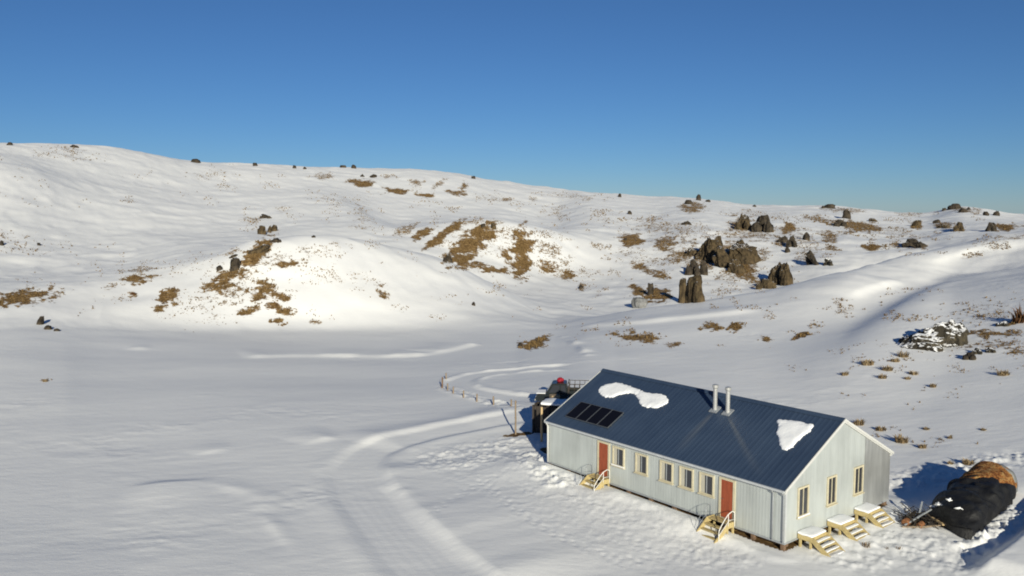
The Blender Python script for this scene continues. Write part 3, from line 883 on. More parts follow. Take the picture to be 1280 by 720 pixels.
def rock_geo(seed, sub=4, style='crag'):
    g = np.random.RandomState(seed)
    v, f = ICO[sub]; v = v.copy()
    if style == 'slab':
        v = np.sign(v) * np.abs(v) ** 0.42
    elif style == 'crag':
        v = np.sign(v) * np.abs(v) ** 0.62
    v = v / np.abs(v).max(0)
    for k in range(14 if style != 'round' else 5):
        n = g.randn(3); n[2] = abs(n[2]) * (0.15 if style == 'slab' else 0.55); n /= np.linalg.norm(n)
        d0 = (0.60 if style != 'slab' else 0.82) + 0.34 * g.rand()
        e = np.maximum(0, v @ n - d0); v = v - e[:, None] * n * 0.92
    nn = v / (np.linalg.norm(v, axis=1, keepdims=True) + 1e-6)
    v = v + nn * (0.26 * n3(v, 1.5, seed) + 0.16 * n3(v, 3.7, seed + 5) + 0.08 * n3(v, 8, seed + 8))[:, None]
    rg = 1 - np.abs(vn(v[:, 0] * 2.6 + v[:, 2] * .6 + seed, v[:, 1] * 2.6, seed + 21)) * 2
    v[:, :2] += (nn * (0.10 * rg)[:, None])[:, :2]
    # broken skyline
    if style == 'crag':
        v[:, 2] *= 1 + np.where(v[:, 2] > 0, 0.13 * vn(v[:, 0] * 2.7 + seed, v[:, 1] * 2.0, seed + 13) + 0.09 * vn(v[:, 0] * 6.1, v[:, 1] * 5.0, seed + 14), 0)
    # upright cracks
    c = np.abs(vn(v[:, 0] * 2.3 + seed, v[:, 1] * 2.3 + v[:, 2] * 0.25, seed + 3))
    v[:, :2] *= (1 - 0.30 * np.exp(-(c / 0.09) ** 2))[:, None]
    zz = v[:, 2]
    v[:, 2] = (zz - zz.min()) / (zz.max() - zz.min())        # 0..1
    v[:, 0] /= np.abs(v[:, 0]).max() * 2 / 1.0; v[:, 1] /= np.abs(v[:, 1]).max() * 2
    return v, f


def rock_at(name, px, base, wpx, hpx, label, cat='rock', style='crag', mat=None, lean=0.0, depth=0.75, sub=4, group=None, seed=None, parts=None, back=0.45):
    P = hit(px, base)
    if np.isnan(P[0, 0]): P = hit(px, base + 2)
    if np.isnan(P[0, 0]): P = hit(px, base + 5)
    P = P[0]; dd = math.hypot(P[0], P[1]); k = dd / F * math.sqrt(1 + ((px - 640) / F) ** 2) * 0.99
    w_, h_ = wpx * k, hpx * k
    seed = seed if seed is not None else int(px * 13 + base * 7) % 9973
    dirx, diry = P[0] / dd, P[1] / dd

    def mesh(nm, w_, h_, off, seed, lean, parent, st):
        v, f = rock_geo(seed, sub, st)
        sink = 0.3
        x = v[:, 0] * w_; y = v[:, 1] * w_ * depth; z = v[:, 2] * h_ * (1 + sink) - h_ * sink
        x = x + z * lean
        y = y + z * back
        # axes: x to the viewer's right, y away
        X = x * diry + y * dirx; Y = -x * dirx + y * diry
        o = np_mesh(nm, np.stack([X, Y, z], 1), f.ravel(), 3, mat or M_ROCK)
        if parent is not None: o.parent = parent
        o.location = off
        return o
    cx, cy = P[0] + dirx * w_ * depth * 0.3, P[1] + diry * w_ * depth * 0.3
    z0 = min(P[2], gz(cx, cy)) - 0.03 * h_
    if not parts and style == 'crag' and wpx >= 12 and name != 'skyline_rock':
        parts = [(0.04 * wpx, 0.06 * hpx, 0.80 * wpx, 0.88 * hpx, lean, 'crag'), (-0.30 * wpx, 0.0, 0.55 * wpx, 0.55 * hpx, lean, 'crag'), (0.31 * wpx, -0.02 * hpx, 0.50 * wpx, 0.62 * hpx, lean - 0.15, 'crag')]
    if not parts:
        o = mesh(name, w_, h_, (cx, cy, z0), seed, lean, None, style)
        tag(o, label, cat, group)
        return o
    root = thing(name, label, cat, (cx, cy, z0), 0, group)
    for i, (ox_, bz, pw, ph, ln, st) in enumerate(parts):
        Q = hit(px + ox_, base - bz)[0]
        if np.isnan(Q[0]): continue
        kq = math.hypot(Q[0], Q[1]) / F
        bx_, by_ = Q[0] + dirx * pw * kq * depth * 0.3, Q[1] + diry * pw * kq * depth * 0.3
        bz_ = min(Q[2], gz(bx_, by_)) - 0.03 * ph * kq
        mesh('rock_block', pw * kq, ph * kq, (bx_ - cx, by_ - cy, bz_ - z0), seed + i * 31, ln, root, st)
    return root


R = rock_at
# the rocky slope right of the centre
R('rock_tor', 864, 378, 38, 36, 'upright two-slab brown tor nearest the gully, blue shadow on its left', 'rock tor', back=0.1, parts=[(-12, -1, 11, 32, 0.03, 'slab'), (3, 0, 22, 35, 0.0, 'slab'), (11, 0, 16, 26, -0.15, 'crag')])
R('boulder', 866, 344, 19, 21, 'rounded dark boulder perched just above the two-slab tor', 'boulder', mat=M_ROCKD)
R('boulder', 880, 344, 10, 19, 'narrow dark boulder leaning against the rounded one above the two-slab tor', 'boulder', mat=M_ROCKD)
R('rock_outcrop', 900, 343, 72, 48, 'largest brown outcrop on the slope, long jagged slab falling to the right', 'rock outcrop', sub=5, back=0.7, parts=[(-18, 19, 32, 24, 0.05, 'crag'), (-6, 14, 26, 33, -0.15, 'crag'), (8, 8, 30, 27, -0.4, 'crag'), (22, 1, 24, 17, -0.4, 'crag'), (-34, 24, 22, 9, 0, 'crag'), (-2, 24, 14, 24, 0, 'crag')])
R('rock_outcrop', 931, 330, 38, 30, 'broad lumpy outcrop right behind the long jagged slab', 'rock outcrop', sub=5, back=0.7, parts=[(0, 0, 38, 25, -0.05, 'crag'), (-8, 4, 20, 27, 0, 'crag'), (12, 2, 18, 20, -0.3, 'crag')])
R('rock_outcrop', 969, 360, 44, 34, 'square-topped brown outcrop just above the snow ridge line', 'rock outcrop', sub=5, back=0.5, parts=[(4, 4, 26, 28, -0.02, 'crag'), (14, 3, 18, 29, -0.05, 'crag'), (-11, -1, 24, 12, 0, 'crag'), (-21, -2, 8, 9, 0, 'crag')])
R('rock_outcrop', 929, 287, 20, 21, 'mottled outcrop high on the slope, left one of the upper pair', 'rock outcrop')
R('rock_outcrop', 953, 290, 26, 23, 'dark pointed outcrop high on the slope, right one of the upper pair', 'rock outcrop', mat=M_ROCKD)
R('rock_outcrop', 990, 309, 13, 16, 'dark triangular rock right of the broad lumpy outcrop', 'rock outcrop', mat=M_ROCKD)
R('boulder', 979, 303, 11, 8, 'low dark rock touching the triangular one on its left', 'boulder', mat=M_ROCKD)
R('boulder', 984, 316, 7, 8, 'small dark rock under the triangular one', 'boulder', mat=M_ROCKD)
R('boulder', 1008, 300, 9, 9, 'lone black boulder on snow right of the triangular rock', 'boulder', mat=M_ROCKD)
R('rock_outcrop', 1017, 331, 14, 19, 'slanting dark rock blade above the middle of the snow ridge', 'rock outcrop', lean=-0.5, mat=M_ROCKD)
R('boulder', 1035, 332, 12, 10, 'low snowy rock just right of the slanting rock blade', 'boulder', mat=M_ROCKG)
R('boulder', 813, 369, 8, 15, 'small upright dark stone between two brown tussock mounds in the gully', 'boulder', mat=M_ROCKD, style='slab')
R('boulder', 799, 385, 21, 13, 'pale grey smooth boulder at the gully mouth', 'boulder', mat=M_ROCKP, style='round')
R('boulder', 782, 301, 5, 4, 'tiny dark stone by the isolated brown grass patch on the slope', 'boulder', mat=M_ROCKD)
R('boulder', 858, 281, 12, 5, 'flat dark reddish rock on the slope under the skyline boulders', 'boulder', mat=M_ROCKD)
R('boulder', 787, 268, 6, 5, 'lone dark rock below the skyline between the hut ridge and the tor', 'boulder', mat=M_ROCKD)
# right hand hills
R('rock_outcrop', 1057, 273, 11, 10, 'peaked dark rock on the hump left of the far saddle', 'rock outcrop', mat=M_ROCKD)
R('rock_outcrop', 1050, 283, 16, 9, 'bluish dark rock just under the peaked one left of the far saddle', 'rock outcrop', mat=M_ROCKD)
R('rock_outcrop', 1144, 309, 28, 11, 'long dark rock lying at the edge of the snow ridge before the right hills', 'rock outcrop', mat=M_ROCKD, lean=-0.6)
R('rock_outcrop', 1199, 289, 12, 12, 'dark rounded outcrop beside the shaded dip on the right hills', 'rock outcrop')
R('rock_outcrop', 1239, 289, 12, 11, 'dark rock at the left end of the brown strip near the right edge', 'rock outcrop', mat=M_ROCKD)
R('boulder', 1146, 283, 11, 7, 'brown rock on the far slope between the long dark rock and the skyline', 'boulder')
R('boulder', 1179, 285, 16, 5, 'low flat rock left of the dark rounded outcrop on the right hills', 'boulder')
R('boulder', 1091, 277, 10, 4, 'flat grey rock in the far saddle', 'boulder')
R('boulder', 1171, 279, 8, 4, 'small rock above the low flat rock on the right hills', 'boulder', mat=M_ROCKD)
# skyline
SKY = [
 (12, 180, 6, 3, 'small dark rock on the skyline at the far left edge'), (93, 183, 9, 3, 'flat rock on the highest crest of the left skyline'),
 (245, 202, 12, 5, 'dark rock on the skyline where the left hill starts to fall'), (319, 206, 7, 4, 'skyline rock above the left mound, left of two small ones'), (368, 209, 5, 4, 'tiny skyline rock midway along the falling left ridge'),
 (381, 210, 5, 3, 'tiny low skyline rock beside the midway one'), (428, 208, 10, 3, 'flat rock on the skyline left of the brown strips'), (442, 209, 7, 5, 'square dark rock on the skyline above the brown strips'),
 (592, 222, 6, 4, 'lone skyline rock above the middle of the snowy hollow'), (775, 245, 5, 5, 'lone small skyline rock left of the skyline boulder cluster'),
 (873, 249, 7, 8, 'pointed rock topping the skyline boulder cluster'), (861, 254, 11, 6, 'squat rock at the left of the skyline boulder cluster'), (885, 251, 7, 3, 'low rock at the right of the skyline boulder cluster'),
 (943, 257, 5, 2.5, 'speck of rock on the skyline above the upper outcrop pair'), (1037, 259, 13, 5, 'flat rock cap on the skyline hump left of the far saddle'), (1029, 259, 5, 3, 'tiny rock left of the flat cap on the skyline hump'),
 (1193, 260, 15, 6, 'flat-topped rock crowning the right skyline hill'), (1203, 264, 10, 5, 'rock just under the crowning rock of the right hill'), (1180, 262, 5, 3, 'tiny rock left of the crowning rock of the right hill'),
 (1211, 261, 4, 3, 'tiny rock right of the crowning rock of the right hill'), (1232, 268, 7, 4, 'low rock on the falling right skyline, left of the last pair'), (1245, 268, 7, 5, 'dark rock on the falling right skyline, right of the last pair'),
]
for px, b, w_, h_, lab in SKY:
    R('skyline_rock', px, b + 1.5, w_ * 0.95, h_ * 0.9 + 0.5, lab, 'rock', mat=M_ROCKD, sub=3, group='rocks along the skyline')
# below the skyline left
R('boulder', 467, 222, 10, 5, 'dark boulder at the top end of the upper brown strip', 'boulder', mat=M_ROCKD)
R('boulder', 453, 221, 6, 4, 'smaller dark boulder left of the one by the upper brown strip', 'boulder', mat=M_ROCKD)
# left mound
R('rock_slab', 333, 273, 14, 6, 'thin dark rock slab highest above the left mound', 'rock', mat=M_ROCKD, lean=-0.7)
R('boulder', 327, 293, 11, 11, 'rounded olive boulder behind the mound top, left of three', 'boulder')
R('boulder', 337, 290, 6, 8, 'middle one of three olive boulders behind the mound top', 'boulder')
R('boulder', 343, 289, 8, 8, 'right-hand one of three olive boulders behind the mound top', 'boulder')
R('rock_outcrop', 345, 303, 14, 6, 'low dark rock crest on the top of the left mound', 'rock outcrop', mat=M_ROCKD)
R('rock_outcrop', 322, 317, 22, 12, 'olive brown hump of rock on the left mound above the grey wedge', 'rock outcrop', lean=0.9)
R('boulder', 294, 338, 12, 15, 'dark grey wedge-shaped rock on the left mound', 'boulder', mat=M_ROCKD, style='slab')
R('boulder', 275, 338, 8, 6, 'small dark rock left of the grey wedge on the mound', 'boulder', mat=M_ROCKD)
R('boulder', 291, 322, 9, 4, 'thin dark stone above the grey wedge on the mound', 'boulder', mat=M_ROCKD, lean=0.8)
R('boulder', 392, 297, 5, 3, 'tiny dark stone on the snowy crest right of the mound top', 'boulder', mat=M_ROCKD, sub=3)
R('boulder', 49, 406, 8, 8, 'leaning dark rock at the foot of the far left slope', 'boulder', mat=M_ROCKD, lean=0.4)
R('boulder', 59, 412, 9, 4, 'flat dark rock second in the line at the foot of the far left slope', 'boulder', mat=M_ROCKD)
R('boulder', 71, 414, 6, 2.5, 'smallest rock last in the line at the foot of the far left slope', 'boulder', mat=M_ROCKD, sub=3)
R('boulder', 49, 307, 4, 3, 'dark pebble-sized rock alone high on the left slope', 'boulder', mat=M_ROCKD, sub=3)
R('boulder', 2, 307, 4, 5, 'dark small rock at the left edge halfway up the slope', 'boulder', mat=M_ROCKD, sub=3)
# middle hill
R('rock_outcrop', 560, 328, 12, 12, 'dark rock at the lower left end of the brown grass on the middle hill', 'rock outcrop', mat=M_ROCKD)
R('boulder', 604, 285, 6, 6, 'dark square stone at the top of the brown grass on the middle hill', 'boulder', mat=M_ROCKD, style='slab')
R('boulder', 617, 286, 9, 8, 'brown stone right of the dark square one on the middle hill', 'boulder')
R('boulder', 592, 382, 5, 5, 'lone dark stone on the bare snow flank of the left mound', 'boulder', mat=M_ROCKD, sub=3)
R('boulder', 726, 361, 7, 5, 'dark stone low on the right flank of the middle hill', 'boulder', mat=M_ROCKD, sub=3)
R('boulder', 650, 433, 5, 5, 'small dark stone left of the brown strip beyond the hut', 'boulder', mat=M_ROCKD, sub=3)
# foreground right
R('rock_outcrop', 1163, 436, 88, 32,  'big snow-plastered rock outcrop on the near right slope, shaded on its left', 'rock outcrop', mat=M_ROCKG, sub=5, depth=0.8, back=0.6,
  parts=[(10, 2, 56, 27, 0.1, 'crag'), (-18, 1, 52, 16, 0.8, 'crag'), (30, 4, 32, 28, -0.1, 'crag'), (-2, -2, 36, 9, 0, 'crag')])
R('boulder', 1211, 450, 16, 10, 'small dark boulder right below the snow-plastered outcrop', 'boulder', mat=M_ROCKD)
R('boulder', 1222, 443, 12, 8, 'half-buried rock touching the small dark boulder on its upper right', 'boulder', mat=M_ROCKG)
R('boulder', 1238, 441, 12, 6, 'snowy low rock right of the half-buried one near the right edge', 'boulder', mat=M_ROCKG)
R('boulder', 1253, 408, 14, 6, 'low dark rock left of the russet clump at the right edge', 'boulder', mat=M_ROCKG)

# ------------------------------------------------------------------ the hut
SL = (HRIDGE - HWALL) / (WY_ / 2)
ROT = math.atan2(-EV[1], -EV[0])
hut = thing('hut', 'long blue-grey corrugated iron hut with navy gable roof standing on the snow', 'hut', W(0, 0, 0), ROT)
hut.rotation_euler = (0, 0, ROT)


def wall_bm(path, top, z0=0.0, per=0.19, amp=0.003, step=0.0475):
    """corrugated sheet along straight runs; path is list of (x0,y0,x1,y1,nx,ny)"""
    bm = bmesh.new()
    for x0, y0, x1, y1, nx, ny in path:
        L = math.hypot(x1 - x0, y1 - y0); n = int(L / step); prev = None
        for i in range(n + 1):
            t = i / n; s = t * L
            o = amp * math.sin(2 * math.pi * s / per)
            # flat-bottomed ribs
            o = amp * (1 if o > 0.3 * amp else (-0.4 if o < 0 else 0.2))
            x = x0 + (x1 - x0) * t + nx * o; y = y0 + (y1 - y0) * t + ny * o
            zt = top(x0 + (x1 - x0) * t, y0 + (y1 - y0) * t)
            a = bm.verts.new((x, y, z0)); b = bm.verts.new((x, y, zt))
            if prev: bm.faces.new((prev[0], a, b, prev[1]))
            prev = (a, b)
    bmesh.ops.recalc_face_normals(bm, faces=bm.faces[:])
    return bm


roofz = lambda y: HWALL + SL * min(y, WY_ - y)
obj('wall', wall_bm([(0, 0, LX, 0, 0, -1), (LX, 0, LX, WY_, 1, 0), (LX, WY_, 0, WY_, 0, 1), (0, WY_, 0, 0, -1, 0)], lambda x, y: roofz(y) - 0.03), M_WALL, hut)
# more metallic sheet for the darker reflection at the back end of the gable
obj('wall_sheet', wall_bm([(LX + 0.022, 7.42, LX + 0.022, WY_ - 0.02, 1, 0)], lambda x, y: roofz(y) - 0.05, z0=0.02), M_WALL2, hut)
bm = bmesh.new(); box(bm, 0.03, LX - 0.03, 0.03, WY_ - 0.03, -0.10, 0.02); obj('floor', bm, M_UNDER, hut)
for y in (0.35, 3.4, 6.8, WY_ - 0.35):
    bm = bmesh.new(); box(bm, 0.05, LX - 0.05, y - 0.07, y + 0.07, -0.26, -0.103); obj('bearer', bm, M_PILE, hut)
for i in range(11):
    x = 0.16 + i * (LX - 0.32) / 10
    for y in (0.16, WY_ / 2, WY_ - 0.16):
        if y == WY_ / 2 and 0 < i < 10: continue
        bm = bmesh.new(); box(bm, x - 0.1, x + 0.1, y - 0.1, y + 0.1, -1.0, -0.262 if abs(y - 0.35) < 0.17 or abs(y - WY_ + 0.35) < 0.17 else -0.104, bev=0.01)
        obj('pile', bm, M_PILE, hut)
# bottom flashing board
bm = bmesh.new()
box(bm, -0.02, LX + 0.02, -0.035, -0.016, -0.06, 0.03); box(bm, LX + 0.016, LX + 0.034, -0.02, WY_ + 0.02, -0.055, 0.025)
obj('base_flashing', bm, M_PIPE, hut)

# roof
OV = 0.14


def roof_side(sign):
    bm = bmesh.new()
    n = int((LX + 0.16) / 0.05); prev = None
    for i in range(n + 1):
        x = -0.08 + (LX + 0.16) * i / n
        o = 0.009 if (i % 6) in (0, 1) else 0.0
        y0, y1 = (-OV, WY_ / 2) if sign > 0 else (WY_ + OV, WY_ / 2)
        z0 = HWALL - SL * OV + o; z1 = HRIDGE + o
        row = [bm.verts.new((x, y0, z0 - 0.04)), bm.verts.new((x, y0, z0)), bm.verts.new((x, y1, z1)), bm.verts.new((x, y1, z1 - 0.05))]
        if prev:
            for k in range(3): bm.faces.new((prev[k], row[k], row[k + 1], prev[k + 1]))
        prev = row
    bmesh.ops.recalc_face_normals(bm, faces=bm.faces[:])
    return bm


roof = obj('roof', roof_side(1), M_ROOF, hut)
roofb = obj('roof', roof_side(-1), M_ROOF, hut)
for m_ in (roof, roofb):
    pass
bm = bmesh.new()
yy = WY_ / 2
prism(bm, [(yy - 0.24, HRIDGE - 0.24 * SL + 0.036), (yy, HRIDGE + 0.075), (yy + 0.24, HRIDGE - 0.24 * SL + 0.036), (yy, HRIDGE + 0.05)], 'x', -0.09, LX + 0.09)
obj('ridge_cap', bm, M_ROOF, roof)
# barge boards on both gables
for x0, x1 in ((LX + 0.085, LX + 0.125), (-0.125, -0.085)):
    bm = bmesh.new()
    zf = lambda y: HWALL + SL * min(y, WY_ - y)
    top, lo = 0.04, -0.10
    prism(bm, [(-OV - 0.06, zf(-OV - .06) + lo), (-OV - 0.06, zf(-OV - .06) + top), (yy, HRIDGE + top), (yy, HRIDGE + lo)], 'x', x0, x1)
    prism(bm, [(yy, HRIDGE + lo), (yy, HRIDGE + top), (WY_ + OV + 0.06, zf(-OV - .06) + top), (WY_ + OV + 0.06, zf(-OV - .06) + lo)], 'x', x0, x1)
    obj('barge_board', bm, M_TRIM, hut)
    bm = bmesh.new()
    xi = (LX + 0.03, LX + 0.083) if x0 > 0 else (-0.083, -0.03)
    prism(bm, [(-OV + 0.02, zf(-OV) - 0.16), (-OV + 0.02, zf(-OV) - 0.05), (yy, HRIDGE - 0.06), (WY_ + OV - 0.02, zf(-OV) - 0.05), (WY_ + OV - 0.02, zf(-OV) - 0.16), (yy, HRIDGE - 0.18)], 'x', *xi)
    obj('soffit', bm, M_TRIM, hut)
for y0, y1 in ((-OV - 0.115, -OV - 0.004), (WY_ + OV + 0.004, WY_ + OV + 0.115)):
    bm = bmesh.new()
    zt = HWALL - SL * OV - 0.0
    box(bm, -0.06, LX + 0.06, y0, y1, zt - 0.135, zt - 0.02, bev=0.02)
    obj('gutter', bm, M_GUTTER, hut)
    bm = bmesh.new(); ym = 0.5 * (y0 + y1); s = 1 if ym < 0 else -1
    box(bm, -0.05, LX + 0.05, min(ym + s * 0.06, ym + s * 0.24), max(ym + s * 0.06, ym + s * 0.24), zt - 0.2, zt - 0.075)
    obj('fascia', bm, M_TRIM, hut)
for x, m_ in ((0.12, M_TRIM), (LX - 0.66, M_PIPE), (LX - 0.06, M_PIPE)):
    bm = bmesh.new()
    tube(bm, [(x, -OV - 0.06, HWALL - 0.2), (x, -OV - 0.05, HWALL - 0.26), (x, -0.065, HWALL - 0.42), (x, -0.065, 0.02)], 0.04 if m_ is M_PIPE else 0.055, 8)
    obj('downpipe', bm, m_, hut, True)
# corner flashings
bm = bmesh.new()
box(bm, LX - 0.09, LX + 0.024, -0.026, -0.012, 0.03, HWALL - 0.25); box(bm, LX + 0.012, LX + 0.026, -0.012, 0.1, 0.03, HWALL - 0.2)
obj('corner_flashing', bm, M_GUTTER, hut)
bm = bmesh.new()
box(bm, -0.024, 0.09, -0.026, -0.012, 0.03, HWALL - 0.25)
obj('corner_flashing', bm, M_TRIM, hut)


def fr(face, a, z, off):
    """point on a wall: face 'front' a=u from the near corner; face 'gable' a=y"""
    return (LX - a, -off, z) if face == 'front' else (LX + off, a, z)


def wbox(bm, face, a0, a1, z0, z1, o0, o1, bev=0):
    if face == 'front': box(bm, LX - a1, LX - a0, -o1, -o0, z0, z1, bev=bev)
    else: box(bm, LX + o0, LX + o1, a0, a1, z0, z1, bev=bev)


def window(face, a0, a1, z0, z1, curtain=False, snow=False):
    c = 0.095
    bm = bmesh.new()
    wbox(bm, face, a0, a0 + c, z0, z1, 0.012, 0.075); wbox(bm, face, a1 - c, a1, z0, z1, 0.012, 0.075)
    wbox(bm, face, a0 + c, a1 - c, z1 - c, z1, 0.012, 0.073); wbox(bm, face, a0 + c, a1 - c, z0, z0 + c * 0.8, 0.012, 0.073)
    wn = obj('window', bm, M_CREAM, hut)
    bm = bmesh.new(); wbox(bm, face, a0 + c, a1 - c, z0 + c * 0.8, z1 - c, 0.014, 0.026); obj('pane', bm, M_GLASS, wn)
    bm = bmesh.new()
    am = (a0 + a1) / 2
    wbox(bm, face, am - 0.022, am + 0.022, z0 + c * 0.8, z1 - c, 0.027, 0.055)
    obj('mullion', bm, M_CREAM if not curtain else M_PIPE, wn)
    bm = bmesh.new(); wbox(bm, face, a0 - 0.05, a1 + 0.05, z0 - 0.055, z0 - 0.003, 0.012, 0.14); obj('sill', bm, M_CREAM, wn)
    if curtain:          # pale blind drawn over the far part of the pane
        bm = bmesh.new(); wbox(bm, face, a1 - c - (a1 - a0) * 0.27, a1 - c - 0.002, z0 + c * 0.8 + .003, z1 - c - .003, 0.0265, 0.034); obj('blind', bm, M_CURT, wn)
    if snow:
        bm = bmesh.new(); wbox(bm, face, a0 - 0.04, a1 + 0.04, z0 - 0.002, z0 + 0.06, 0.076, 0.135, bev=0.02); obj('sill_snow', bm, M_SNOW, wn)
    return wn


for k, (a0, a1) in enumerate(((10.76, 11.73), (8.94, 9.89), (7.07, 8.03), (5.65, 6.62), (4.27, 5.25))):
    window('front', a0, a1, 1.21, 2.36, True, k == 0)
for k, (a0, a1) in enumerate(((0.98, 2.0), (3.66, 4.6), (6.3, 7.3))):
    window('gable', a0 + 0.03, a1 - 0.03, 1.08, 2.6, False, k == 0)


def door(a0, a1, z0=0.31, z1=2.32):
    bm = bmesh.new(); wbox(bm, 'front', a0, a1, z0, z1, 0.016, 0.05, bev=0.006)
    d = obj('door', bm, M_DOOR, hut)
    bm = bmesh.new()
    for p, q_ in ((z0 + 0.15, z0 + 0.85), (z0 + 1.0, z1 - 0.15)):
        wbox(bm, 'front', a0 + 0.1, a1 - 0.1, p, q_, 0.051, 0.058)
    obj('door_panel', bm, M_DOOR, d)
    bm = bmesh.new(); c = 0.14
    wbox(bm, 'front', a0 - c, a0 - 0.004, z0 - 0.1, z1 + 0.1, 0.012, 0.07); wbox(bm, 'front', a1 + 0.004, a1 + c, z0 - 0.1, z1 + 0.1, 0.012, 0.07)
    wbox(bm, 'front', a0 - 0.002, a1 + 0.002, z1 + 0.004, z1 + 0.1, 0.012, 0.068)
    obj('frame', bm, M_CREAM, d)
    bm = bmesh.new(); x, y, z = fr('front', a1 - 0.08, z0 + 1.0, 0.05); tube(bm, [(x, y, z), (x, y - 0.05, z), (x + 0.1, y - 0.055, z)], 0.012, 6)
    obj('handle', bm, M_ALU, d)


door(12.10, 12.86); door(3.06, 3.80)

# flues through the roof
for u in (7.25, 6.36):
    x = LX - u; y = 3.8; z = HWALL + SL * y
    bm = bmesh.new(); tube(bm, [(x, y, z - 0.1), (x, y, z + 1.32)], 0.125, 14)
    ch = obj('chimney', bm, M_FLUE, roof, False)
    bm = bmesh.new(); tube(bm, [(x, y, z + 1.30), (x, y, z + 1.34), (x, y, z + 1.50), (x, y, z + 1.54)], [0.13, 0.175, 0.175, 0.06], 14); obj('cowl', bm, M_FLUE, roof)
    bm = bmesh.new(); bar(bm, (x, y - 0.26, z - 0.26 * SL + 0.05), (x, y + 0.26, z + 0.26 * SL + 0.05), 0.52, 0.05); obj('flue_flashing', bm, M_PIPE, roof)

# solar panels
pn = math.hypot(1, SL); uy, uz = 1 / pn, SL / pn


def on_roof(x, s, h):
    """x along the hut, s up the slope from the front wall line, h off the sheet"""
    return Vector((x, s * uy - h * uz, HWALL + s * uz + h * uy))


def roof_box(bm, x0, x1, s0, s1, h0, h1):
    vs = [bm.verts.new(on_roof(x, s, h)) for h in (h0, h1) for s in (s0, s1) for x in (x0, x1)]
    for f in ((0, 2, 3, 1), (4, 5, 7, 6), (0, 1, 5, 4), (2, 6, 7, 3), (0, 4, 6, 2), (1, 3, 7, 5)):
        bm.faces.new([vs[i] for i in f])


for k in range(4):
    x0 = LX - 16.48 + k * 0.955; x1 = x0 + 0.945
    bm = bmesh.new()
    for q_ in ((x0, x0 + 0.03, .58, 2.18), (x1 - 0.03, x1, .58, 2.18), (x0 + .03, x1 - .03, .58, .61), (x0 + .03, x1 - .03, 2.15, 2.18)):
        roof_box(bm, *q_, 0.06, 0.115)
    sp = obj('solar_panel', bm, M_ALU, hut)
    bm = bmesh.new(); roof_box(bm, x0 + 0.03, x1 - 0.03, 0.61, 2.15, 0.07, 0.105); obj('cells', bm, M_SOLAR, sp)
bm = bmesh.new()
for s in (0.85, 1.9): roof_box(bm, LX - 16.55, LX - 12.58, s, s + 0.05, 0.03, 0.059)
obj('panel_rail', bm, M_ALU, hut)


# snow left lying on the roof
def snow_sheet(outline, label, thick=0.06, seed=1):
    """outline in (u, y) roof coordinates"""
    pts = np.array([(LX - u, y * pn) for u, y in outline])
    c = np.concatenate([pts, pts[:1]]); t = np.arange(len(c))
    # closed smooth outline
    cc = []
    n = len(pts)
    for i in range(n):
        p0, p1, p2, p3 = pts[i - 1], pts[i], pts[(i + 1) % n], pts[(i + 2) % n]
        for k in range(8):
            s = k / 8
            cc.append(0.5 * ((2 * p1) + (-p0 + p2) * s + (2 * p0 - 5 * p1 + 4 * p2 - p3) * s * s + (-p0 + 3 * p1 - 3 * p2 + p3) * s ** 3))
    cc = np.array(cc)
    lo = cc.min(0) - 0.1; hi = cc.max(0) + 0.1; st = 0.055
    gx = np.arange(lo[0], hi[0], st); gy = np.arange(lo[1], hi[1], st)
    X, Y = np.meshgrid(gx, gy, indexing='ij')
    ins = np.zeros(X.shape, bool); dmin = np.full(X.shape, 9.0)
    m = len(cc)
    for i in range(m):
        a, b = cc[i], cc[(i + 1) % m]
        cr = (a[1] > Y) != (b[1] > Y)
        xx = (b[0] - a[0]) * (Y - a[1]) / (b[1] - a[1] + 1e-12) + a[0]
        ins ^= cr & (X < xx)
        d = b - a; l2 = d @ d + 1e-12
        tt = np.clip(((X - a[0]) * d[0] + (Y - a[1]) * d[1]) / l2, 0, 1)
        dmin = np.minimum(dmin, np.hypot(X - a[0] - d[0] * tt, Y - a[1] - d[1] * tt))
    dmin = np.where(ins, dmin, -dmin) + 0.09 * vn(X / 0.35, Y / 0.35, seed) + 0.04 * vn(X / 0.13, Y / 0.13, seed + 2)
    hgt = thick * np.sqrt(np.clip(dmin / 0.22, 0, 1)) * (1 + 0.25 * vn(X / 0.7, Y / 0.7, seed + 1))
    bm = bmesh.new(); vid = {}
    okm = dmin > -0.03
    for i in range(len(gx)):
        for j in range(len(gy)):
            if okm[i, j]: vid[i, j] = bm.verts.new(on_roof(X[i, j], Y[i, j], 0.03 + max(hgt[i, j], 0) - (0.03 if dmin[i, j] <= 0 else 0)))
    for i in range(len(gx) - 1):
        for j in range(len(gy) - 1):
            k4 = [(i, j), (i + 1, j), (i + 1, j + 1), (i, j + 1)]
            if all(k in vid for k in k4): bm.faces.new([vid[k] for k in k4])
    # down to the sheet all round
    be = [e for e in bm.edges if e.is_boundary]
    r = bmesh.ops.extrude_edge_only(bm, edges=be)
    nv = [v for v in r['geom'] if isinstance(v, bmesh.types.BMVert)]
    bmesh.ops.translate(bm, verts=nv, vec=Vector((0, 0.02, -0.05)))
    o = obj('snow_sheet', bm, M_SNOW, None, True)
    o.location = W(0, 0, 0); o.rotation_euler = (0, 0, ROT)
    tag(o, label, 'snow patch')


